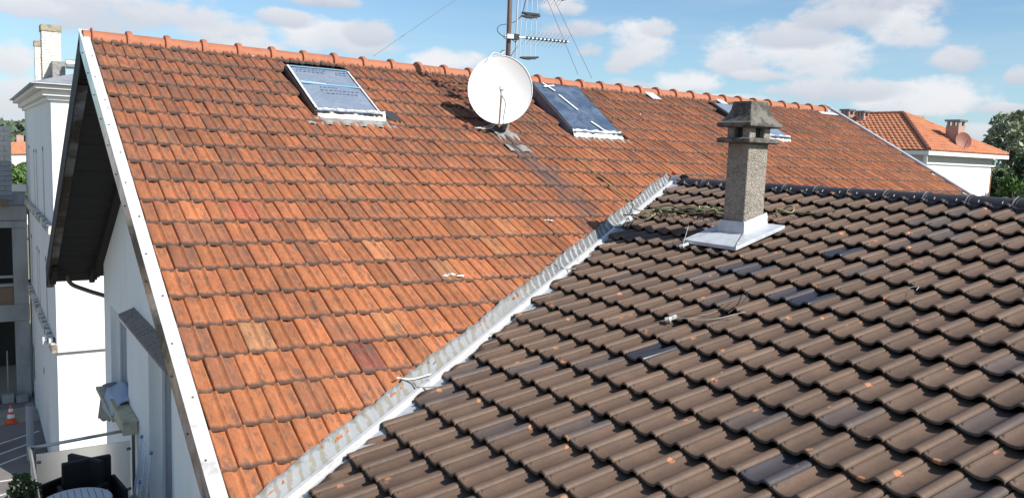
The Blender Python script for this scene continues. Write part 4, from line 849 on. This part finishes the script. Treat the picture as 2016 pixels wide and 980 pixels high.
# ---------------------------------------------------------------- CREAM BUILDING (left)
tw=thing('cream_building',(5,33,G),'tall cream rendered building with cornice and two brick chimneys','building')
TX,TY0,TY1,TZ=1.97,26.9,40.0,1.05
box('wall',M_CREAM,tw,(TX,TY0,G),(8.5,TY1,TZ))
for z,m,n in ((-2.64,M_LEDGE,'ledge'),(-6.12,M_LEDGE,'ledge')):
    MB().box(TX-.16,TX-.002,TY0-.14,TY1,z-.14,z+.10).build(n,m,tw,.02); MB().box(TX-.002,8.5,TY0-.14,TY0-.002,z-.14,z+.10).build(n,M_LEDGEC,tw,.02)
def cornice(off,z0,z1,m): 
    return MB().box(TX-off,8.6,TY0-off,TY1+off,z0,z1).build('cornice',m,tw,.02)
cornice(.10,1.05,1.16,M_CREAM); cornice(.22,1.162,1.34,M_LEDGEC); cornice(.40,1.342,1.46,M_LEDGEC); cornice(.52,1.462,1.50,M_SLATE)
MB().hexa([(TX-.5,TY0-.5,1.503),(8.6,TY0-.5,1.503),(8.6,TY1+.5,1.503),(TX-.5,TY1+.5,1.503)],[(TX+.8,TY0+1.2,1.95),(8.6,TY0+1.2,1.95),(8.6,TY1-1.2,1.95),(TX+.8,TY1-1.2,1.95)]).build('roof',M_SLATE,tw)
def chim(px0,px1,pyt,pyb,y,lab_h):
    a=ray(px0,pyt); b=ray(px1,pyt); x0=a.x/a.y*y; x1=b.x/b.y*y; zt=a.z/a.y*y; w=x1-x0
    c=bpy.data.objects.new('chimney',None); COL.objects.link(c); c.parent=tw; c.location=Vector((x0,y,1.5))-wloc(tw)
    r2=random.Random(int(px0)); zc=zt-.22; z=1.5; row=0; mb=MB().box(x0+.006,x1-.006,y+.006,y+w-.006,1.45,zc)
    mb.build('core',M_BRICKW,c)
    # whitewashed brick courses
    while z<zc-.02:
        nb=3; sh=(row%2)*.5
        for i in range(-1,nb+1):
            xa=x0+w*(i+sh)/nb; xb2=xa+w/nb; xa=max(xa,x0); xb2=min(xb2,x1)
            if xb2-xa<.02: continue
            d=r2.uniform(0,.010); MB().box(xa+.004,xb2-.004,y-d,y+.028,z+.004,min(z+.082,zc)).build('brick',M_BRICKW,c)
            dd=r2.uniform(0,.014)
        MB().box(x0-dd,x0+.028,y+.03,y+w-.03,z+.006,min(z+.08,zc)).build('brick',M_BRICKW,c)
        z+=.088; row+=1
    MB().box(x0-.03,x1+.03,y-.03,y+w+.03,zc+.001,zt).build('cap',M_CAPM,c,.03)
chim(81,119,47,150,30.0,''); chim(67.5,80,80,150,36.0,'')
ra=ray(103,120); ra=ra*(29.2/ra.y); rb_=ray(128,124); rb_=rb_*(29.2/rb_.y)
box('roof_box',M_LEAD,tw,(ra.x,29.2,1.55),(ra.x+.35,30.6,ra.z)); MB().tube([(rb_.x,28.9,rb_.z-.05),(rb_.x+1.6,28.9,rb_.z-.02)],.15,10).build('roof_duct',M_SLATE,tw)
# rain streaks are thin raised drip marks
def streak(pxa,pya,pxb,pyb,w):
    m_=mat_streak; a=ray(pxa,pya); b=ray(pxb,pyb); p=a*(TX/a.x); q2=b*(TX/b.x)
    MB().add([(TX-.003,p.y-w*.5,p.z),(TX-.003,p.y+w*.5,p.z),(TX-.003,q2.y+w*.9,q2.z),(TX-.003,q2.y-w*.9,q2.z)],[(0,1,2,3)]).build('rain_streak',m_,tw)
mat_streak=mat('grey rain stain',(.42,.40,.38),.9,fn=dirty((.50,.48,.46),(.36,.34,.32),3,.4,.7,(1,1,.3)))
for a in ((56,288,60,393,.16),(66,296,70,408,.2),(71,296,75,414,.2),(84,291,88,432,.3),(62,463,64,555,.16),(73,486,76,590,.2),(77,493,80,600,.2),(90,508,94,630,.3)): streak(*a)
for (pa,pb) in (((57,286),(57,292)),((67,294),(67,300)),((71,294),(71,301)),((84,289),(84,297)),((62,461),(62,468)),((73,484),(73,491)),((77,491),(77,498)),((90,505),(90,513))):
    a=ray(*pa); b=ray(*pb); p=a*(TX/a.x); q2=b*(TX/b.x); box('vent_slot',M_DARK,tw,(TX-.008,p.y-.16,q2.z),(TX-.004,p.y+.16,p.z))
d_=ray(87,729)*(TX/ray(87,729).x); box('vent_slot',M_DARK,tw,(TX-.01,d_.y-.1,d_.z-.1),(TX-.002,d_.y+.1,d_.z+.1))
for pxa,pya,pyb in ((68,668,785),): # side door with white frame in the shaded flank
    a=ray(67,668); p=a*(TX/a.x); dd=box('side_door',M_PVC,tw,(TX-.03,p.y-.9,G),(TX-.002,p.y+.1,p.z)); box('pane',M_PANE,dd,(TX-.04,p.y-.75,G+1.1),(TX-.031,p.y-.05,p.z-.15))
fl=thing('floodlight',ray(93,667)*(31/ray(93,667).y),'white floodlight on a bracket at the cream building corner','floodlight')
p=ray(93,667); p=p*(1.78/p.x); 
MB().box(1.79,1.90,p.y-.5,p.y-.2,p.z-.12,p.z+.10).build('lamp_head',M_PVC,fl,.02); MB().box(1.65,1.77,p.y-.1,p.y+.3,p.z-.14,p.z+.08).build('lamp_head',M_PVC,fl,.02); MB().tube([(1.72,p.y-.2,p.z),(1.97,p.y-.2,p.z+.05)],.035,6).build('bracket',M_DSTEEL,fl)
# ---------------------------------------------------------------- UNFINISHED CONCRETE BUILDING
cb=thing('concrete_shell',(-3,42,G),'unfinished grey concrete building with open floors','building')
CX=1.90
for z0,z1,n in ((-3.44,-2.83,'floor_slab'),(-7.62,-6.92,'floor_slab')): MB().box(-12,CX,39,50,z0,z1).build(n,M_CONC,cb,.03)
box('lintel',M_CONC,cb,(-12,38.95,-3.72),(CX-.01,39.4,-3.45))
for x0,x1 in ((1.36,1.88),(-3.0,-2.4),(-8,-7.4)):
    for a,b in ((-6.918,-3.722),(G,-7.622)): box('column',M_CONC,cb,(x0,39.0,a),(x1,39.6,b),.02)
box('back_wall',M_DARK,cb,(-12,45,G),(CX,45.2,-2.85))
for z0,z1,m in ((-6.918,-6.2,M_WOODB),(-2.828,-2.80,M_CONC)): box('parapet',m if z0<-5 else M_CONC,cb,(-12,39.1,z0),(1.35,39.25,z1 if z0<-5 else -2.82))
for z in (-5.70,-6.05): MB().box(-12,1.35,39.05,39.09,z-.10,z).build('guard_board',M_CONC,cb)
# block upper wall, sunlight on its top rows painted in as paler block colour
r2=random.Random(4); bw=bpy.data.objects.new('block_wall',None); COL.objects.link(bw); bw.parent=cb; bw.location=Vector((0,39,-2.8))-wloc(cb)
MB().box(-12,1.38,39.25,39.5,-2.79,.30).build('core',M_BLOCK,bw)
for row in range(16):
    z=-2.82+.2*row
    for i in range(6):
        x1=1.42-.5*i+(.25 if row%2 else 0); x0=x1-.49; x1=min(x1,1.42)
        if x1-x0<.05: continue
        MB().box(x0,x1,39.05+r2.uniform(0,.02),39.245,z+.005,z+.194).build('block',M_BLOCK_SUNLIT if row>8 else M_BLOCK,bw)
box('parapet_cap',M_LEDGEC,cb,(1.39,39.05,-2.25),(CX,39.5,-1.97)); box('parapet',M_BLOCK,cb,(1.40,39.1,-2.81),(1.86,39.45,-2.26))
box('plank_stack',M_WOODB,cb,(-.5,38.7,-2.82),(1.2,38.95,-2.55))
for i in range(3): box('debris_block',M_CONC,cb,(.3+.5*i,38.5-.1*i,G),(.72+.5*i,38.8,G+.22+.1*(i%2)),.02)
MB().tube([(1.05,39.3,G),(1.05,39.3,-8.9)],.03,6).build('prop',M_CONC,cb)
# ---------------------------------------------------------------- traffic cone, pipe
cn=thing('traffic_cone',(1.011,35.65,G),'orange traffic cone with white bands standing on the pavement strip','traffic cone')
MB().box(.80,1.22,35.45,35.87,G+.003,G+.05).build('base',M_CONE,cn,.015)
for a,b,m,nm in ((.05,.22,M_CONE,'body'),(.22,.36,M_CONEW,'band'),(.36,.46,M_CONE,'body'),(.46,.58,M_CONEW,'band'),(.58,.72,M_CONE,'body')):
    rad=lambda h:.17-.135*(h-.05)/.67; MB().tube([(1.011,35.65,G+a),(1.011,35.65,G+b)],rad(a),14,rad(b)).build(nm,m,cn,smooth=False)
pt=thing('bollard',(1.27,30.9,G),'blurred grey metal post beside the parking bay','post'); MB().tube([(1.42,31.2,G),(1.42,31.2,G+1.9)],.12,10).build('post',mat('grey post',(.26,.28,.31),.5),pt)
MB().tube([(1.42,31.2,G+1.9),(1.42,31.2,G+1.97)],.13,10,.06).build('cap',M_DSTEEL,pt)
# ---------------------------------------------------------------- vegetation
def crown(blobs,leaf,per,m,name,parent,seed,squash=1):
    r=np.random.default_rng(seed); V=[];nf=0
    for (x,y,z,rad,rz) in blobs:
        n=per; d=r.normal(size=(n,3)); d/=np.linalg.norm(d,axis=1)[:,None]; rr_=rad*(.35+.65*r.random(n)**.45); c=np.array([x,y,z])+d*rr_[:,None]*np.array([1,1,rz/rad])
        a=r.normal(size=(n,3)); a/=np.linalg.norm(a,axis=1)[:,None]; b=np.cross(a,r.normal(size=(n,3))); b/=np.linalg.norm(b,axis=1)[:,None]
        s=leaf*(.6+.8*r.random(n))[:,None]; V.append(np.stack([c-a*s*.5,c+b*s*.28,c+a*s*.5,c-b*s*.28],1).reshape(-1,3))
    V=np.concatenate(V); off=np.array(wloc(parent)) if parent is not None else 0; n=len(V)//4
    me=bpy.data.meshes.new(name); me.vertices.add(len(V)); me.vertices.foreach_set('co',(V-off).astype(np.float32).ravel()); me.loops.add(len(V)); me.loops.foreach_set('vertex_index',np.arange(len(V),dtype=np.int32)); me.polygons.add(n); me.polygons.foreach_set('loop_start',np.arange(0,4*n,4,dtype=np.int32)); me.polygons.foreach_set('loop_total',np.full(n,4,dtype=np.int32)); me.materials.append(m); me.update(); me.validate()
    o=bpy.data.objects.new(name,me); COL.objects.link(o)
    if parent is not None: o.parent=parent
    return o
def tree(x,y,ztop,rad,m,lab,seed,zlow=G+3,nb=26,per=170,leaf=.45,grp=None,cat='tree'):
    r=random.Random(seed); t=thing('leafy_tree',(x,y,G),lab,cat,grp); h=ztop-G
    tr=MB().tube(curve([(x,y,G-.1),(x+.1,y,G+h*.3),(x-.15,y+.1,G+h*.6),(x+.05,y,G+h*.93)],5),.02*h+.05,8,.04); tr.build('trunk',M_BARK,t,smooth=True)
    bl=[]; lm=MB()
    for i in range(nb):
        f=(i+.5)/nb; z=zlow+(ztop-zlow)*f; wr=rad*(math.sin(math.pi*(.18+.76*f))**.8); a=r.uniform(0,6.28); q_=wr*math.sqrt(r.random())*.85; br_=rad*r.uniform(.22,.40)*(1-.35*f)
        c=(x+q_*math.cos(a),y+q_*math.sin(a),z-br_*.4); bl.append((*c,br_,br_*.75)); lm.tube([(x,y,max(G+1.5,z-wr*.6-.8)),(x+(c[0]-x)*.6,y+(c[1]-y)*.6,z-.4*br_-.2),c],.06,5,.02)
    lm.build('limbs',M_BARK,t); crown(bl,leaf,per,m,'crown',t,seed); return t
def at(px,py,d): v=ray(px,py); return v*(d/math.hypot(v.x,v.y))
p=at(2000,222,66); tree(p.x,p.y,p.z,3.2,M_LEAFB,'tall airy grey green tree at the right edge behind the white house',11,zlow=-1.0,nb=40,per=95,leaf=.36)
p=at(1975,318,58); tree(p.x,p.y,p.z-.4,2.6,M_LEAFA,'dark bushy tree right beside the white house wall',12,zlow=G+2,nb=34,per=300,leaf=.42)
p=at(2030,305,60); tree(p.x,p.y,p.z,3.2,M_LEAFA,'broad dark green tree cut by the right picture edge',13,zlow=G+2,nb=34,per=300,leaf=.42)
p=at(2000,350,54); tree(p.x,p.y,p.z,2.4,M_LEAFC,'lower fresh green tree above the brown ridge at right',14,zlow=G+2,nb=26,per=260,leaf=.36)
p=at(2075,330,52); tree(p.x,p.y,p.z,3.0,M_LEAFA,'dark green tree just beyond the right frame edge',15,zlow=G+2,nb=20,per=200,leaf=.42)
p=at(40,322,95); tree(p.x,p.y,p.z,3.0,M_LEAFC,'bright green tree between the concrete shell and cream building',16,zlow=G+4,nb=30,per=260,leaf=.45)
p=at(20,330,88); tree(p.x,p.y,p.z,2.6,M_LEAFC,'green tree half behind the concrete shell blocks',17,zlow=G+4,nb=24,per=220,leaf=.45)
th=thing('thuja_shrub',(-.05,10.9,G),'dark green thuja growing up beside the balcony rail','shrub')
pth=ray(48,958); k=10.9/pth.y; tx_,tz_=pth.x*k,pth.z*k
MB().tube([(tx_,10.9,G),(tx_,10.9,tz_-.2)],.06,8,.02).build('trunk',M_BARK,th)
crown([(tx_+random.uniform(-.13,.13),10.9+random.uniform(-.13,.13),tz_+.04-.2*i*.5,.12+.02*min(i,10),.2) for i in range(40)],.075,140,M_THUJ,'crown',th,31)
# wooded hills far behind
r=np.random.default_rng(8); bl=[]
for i in range(420):
    a=math.radians(r.uniform(-14,78)); d=r.uniform(560,760); hz=9.0*math.exp(-((math.degrees(a)-1)/16)**2)-3+2.2*math.sin(a*14)+r.uniform(-2.5,1.5); bl.append((d*math.sin(a),d*math.cos(a),hz-4,9,6))
hl=crown(bl,5.0,90,M_LEAFF,'far_woodland',None,9); hl['kind']='stuff'
hg=MB().grid(lambda u,v:(700*math.sin(-.4+2.0*u)*(.85+.4*v),700*math.cos(-.4+2.0*u)*(.85+.4*v),G+ (7*math.exp(-(((-.4+2*u)*57.3-1)/16)**2)+5+1.5*math.sin(u*25))*math.sin(math.pi*min(1,v*1.2+.0)*.5)),60,8).build('far_hill',mat('hill green',(.055,.075,.04),1,fn=dirty((.055,.08,.04),(.04,.06,.035),.05,.4,.6,s3=.4)),smooth=True); struct(hg)
# ---------------------------------------------------------------- far houses
def far_small():
    c=at(32,318,118); x,y=c.x,c.y; t=thing('small_far_house',(x,y,G),'small far house with cream walls and terracotta roof between the buildings','house')
    box('wall',M_CREAM,t,(x-3,y,G),(x+4,y+6,-2.2)); 
    MB().hexa([(x-3.3,y-.3,-2.3),(x+4.3,y-.3,-2.0),(x+4.3,y+6.3,-2.0),(x-3.3,y+6.3,-2.3)],[(x-2.2,y+2.4,-.9),(x+4.3,y+2.4,-.45),(x+4.3,y+3.6,-.45),(x-2.2,y+3.6,-.9)]).build('roof',M_RTILE,t)
    box('chimney',M_PINK,t,(x+.2,y+2.6,-.9),(x+1.0,y+3.3,.15)); box('window',M_DARK,t,(x+1.2,y-.02,-4.3),(x+1.9,y-.005,-3.2))
far_small()
S=1.15; HX,HY,HZ=34.68*S,19.84*S,.88*S; Wd=6.6*S*1.04; Dp=13*S
wh=thing('white_house',(HX+4,HY+6,G),'white house with hipped orange tile roof beyond the far verge','house')
e=.45
box('wall',M_WHITE,wh,(HX+e,HY+e,G),(HX+Wd-.75,HY+Dp-e,HZ-.55)); box('frieze',M_FRZ,wh,(HX+e-.03,HY+e-.03,HZ-.55),(HX+Wd-.7,HY+Dp-e,HZ-.12))
MB().box(HX+e-.1,HX+Wd-.6,HY+e-.1,HY+e-.03,HZ-.64,HZ-.55).build('string_course',M_GUT,wh); box('corner_strip',M_BROWNC,wh,(HX+Wd-.748,HY+e,G),(HX+Wd-.60,HY+e+.3,HZ-.65))
box('gutter',M_GUT,wh,(HX-.05,HY-.05,HZ-.20),(HX+Wd+.05,HY+.08,HZ+.0)); box('gutter',M_GUT,wh,(HX-.05,HY+.081,HZ-.20),(HX+.08,HY+Dp,HZ+.0)); box('eaves_soffit',M_GUT,wh,(HX+.08,HY+.08,HZ-.16),(HX+Wd-.05,HY+Dp-.05,HZ-.10))
MB().tube(curve([(HX+.05,HY+.1,HZ-.2),(HX+.3,HY+.25,HZ-.75),(HX+.35,HY+.38,HZ-1.0),(HX+.35,HY+.38,G)],4),.06,8).build('downpipe',M_GUT,wh)
hr=2.12; half=Wd/2
A=Vector((HX,HY,HZ)); Bc=Vector((HX+Wd,HY,HZ)); Cc=Vector((HX+Wd,HY+Dp,HZ)); Dc=Vector((HX,HY+Dp,HZ)); E1=Vector((HX+half,HY+half,HZ+hr)); E2=Vector((HX+half,HY+Dp-half,HZ+hr))
rf=MB().add([A,Bc,Cc,Dc,E1,E2],[(0,1,4),(1,2,5,4),(2,3,5),(3,0,4,5),(0,3,2,1)]).build('roof',M_RTILED,wh)
def roof_courses(P,Q,R2,S2,nc,tw_):   # P,Q eaves ends; R2,S2 top ends ; courses of small roll tiles
    P,Q,R2,S2=map(Vector,(P,Q,R2,S2)); n=(Q-P).cross(R2-P).normalized(); n=n if n.z>0 else -n; mb=MB(); sl=(R2-P)
    for c in range(nc):
        f0,f1=c/nc,min(1,(c+1.08)/nc); a0=P.lerp(S2,f0); b0=Q.lerp(R2,f0); a1=P.lerp(S2,f1); b1=Q.lerp(R2,f1); L=(b0-a0).length; k=max(1,int(L/tw_)); prev=None; m=k*4
        for i in range(m):
            u0,u1=i/m,(i+1)/m; h=lambda i:.035*abs(math.sin(math.pi*i/4))+.05
            lo0=a0.lerp(b0,u0)+n*(h(i)+.03); lo1=a0.lerp(b0,u1)+n*(h(i+1)+.03); hi1=a1.lerp(b1,u1)+n*h(i+1); hi0=a1.lerp(b1,u0)+n*h(i)
            mb.add([lo0,lo1,hi1,hi0,lo0-n*.06,lo1-n*.06],[(0,1,2,3),(4,5,1,0)])
    o=mb.build('roof_tiles',M_RTILE,rf,fix=False); o['kind']='stuff'
roof_courses(A,Bc,E1,E1,14,.28); roof_courses(Dc,A,E1,E2,14,.28); 
for a,b in ((A,E1),(Bc,E1),(E1,E2)):
    m_=M_RTILED if a is A else M_RTILE; L=(b-a).length; k=int(L/.42)
    for i in range(k): MB().tube([a.lerp(b,i/k)+Vector((0,0,.06)),a.lerp(b,(i+1.05)/k)+Vector((0,0,.06))],.13,8,.11).build('hip_tile',m_,rf)
def hchim(x,y,z0,z1,w,nm='chimney'):
    c=box(nm,M_PINK,wh,(x-w/2,y-w/2,z0),(x+w/2,y+w/2,z1))
    for sx in (-1,1):
        for sy in (-1,0,1): box('cap_leg',M_PINK,c,(x+sx*w*.38-.06,y+sy*w*.38-.06,z1),(x+sx*w*.38+.06,y+sy*w*.38+.06,z1+.22))
    box('cap_slab',M_DSTEEL,c,(x-w*.6,y-w*.6,z1+.22),(x+w*.6,y+w*.6,z1+.32))
dq=ray(1889,286); mq=hr/half; kq=(HZ-mq*HY)/(dq.z-mq*dq.y); bq_=dq*kq; zq=ray(1888,248); zq=zq*(bq_.length/zq.length)
hchim(bq_.x,bq_.y+.3,bq_.z-.2,zq.z,.68); hchim(43.3,29.9,2.0,3.12,.55); hchim(43.3,28.9,2.0,3.0,.5)
box('chimney',M_CAPM,wh,(47.4,28.2,2.0),(48.6,29.4,3.32))
rd=thing('satellite_dish',(45.6,24.0,1.6),'small reddish satellite dish beside the chimney of the far white house','satellite dish')
dc2=ray(1897,277); dc2=dc2*(bq_.y/dc2.y*.985); n2=Vector((-.55,-.80,.25)).normalized(); ux2=n2.cross(Vector((0,0,1))).normalized(); uz2=ux2.cross(n2)
MB().grid(lambda u,v:dc2+ux2*.42*v*math.cos(2*math.pi*u)+uz2*.46*v*math.sin(2*math.pi*u)-n2*.08*(1-v*v),20,4).build('reflector',M_RDISH,rd,smooth=True)
MB().tube([dc2-n2*.1,dc2-n2*.3+Vector((0,0,-.6))],.04,6).build('stand',M_ALU,rd); MB().tube([dc2-uz2*.45,dc2+n2*.4-uz2*.1],.02,6).build('lnb_arm',M_DSTEEL,rd)
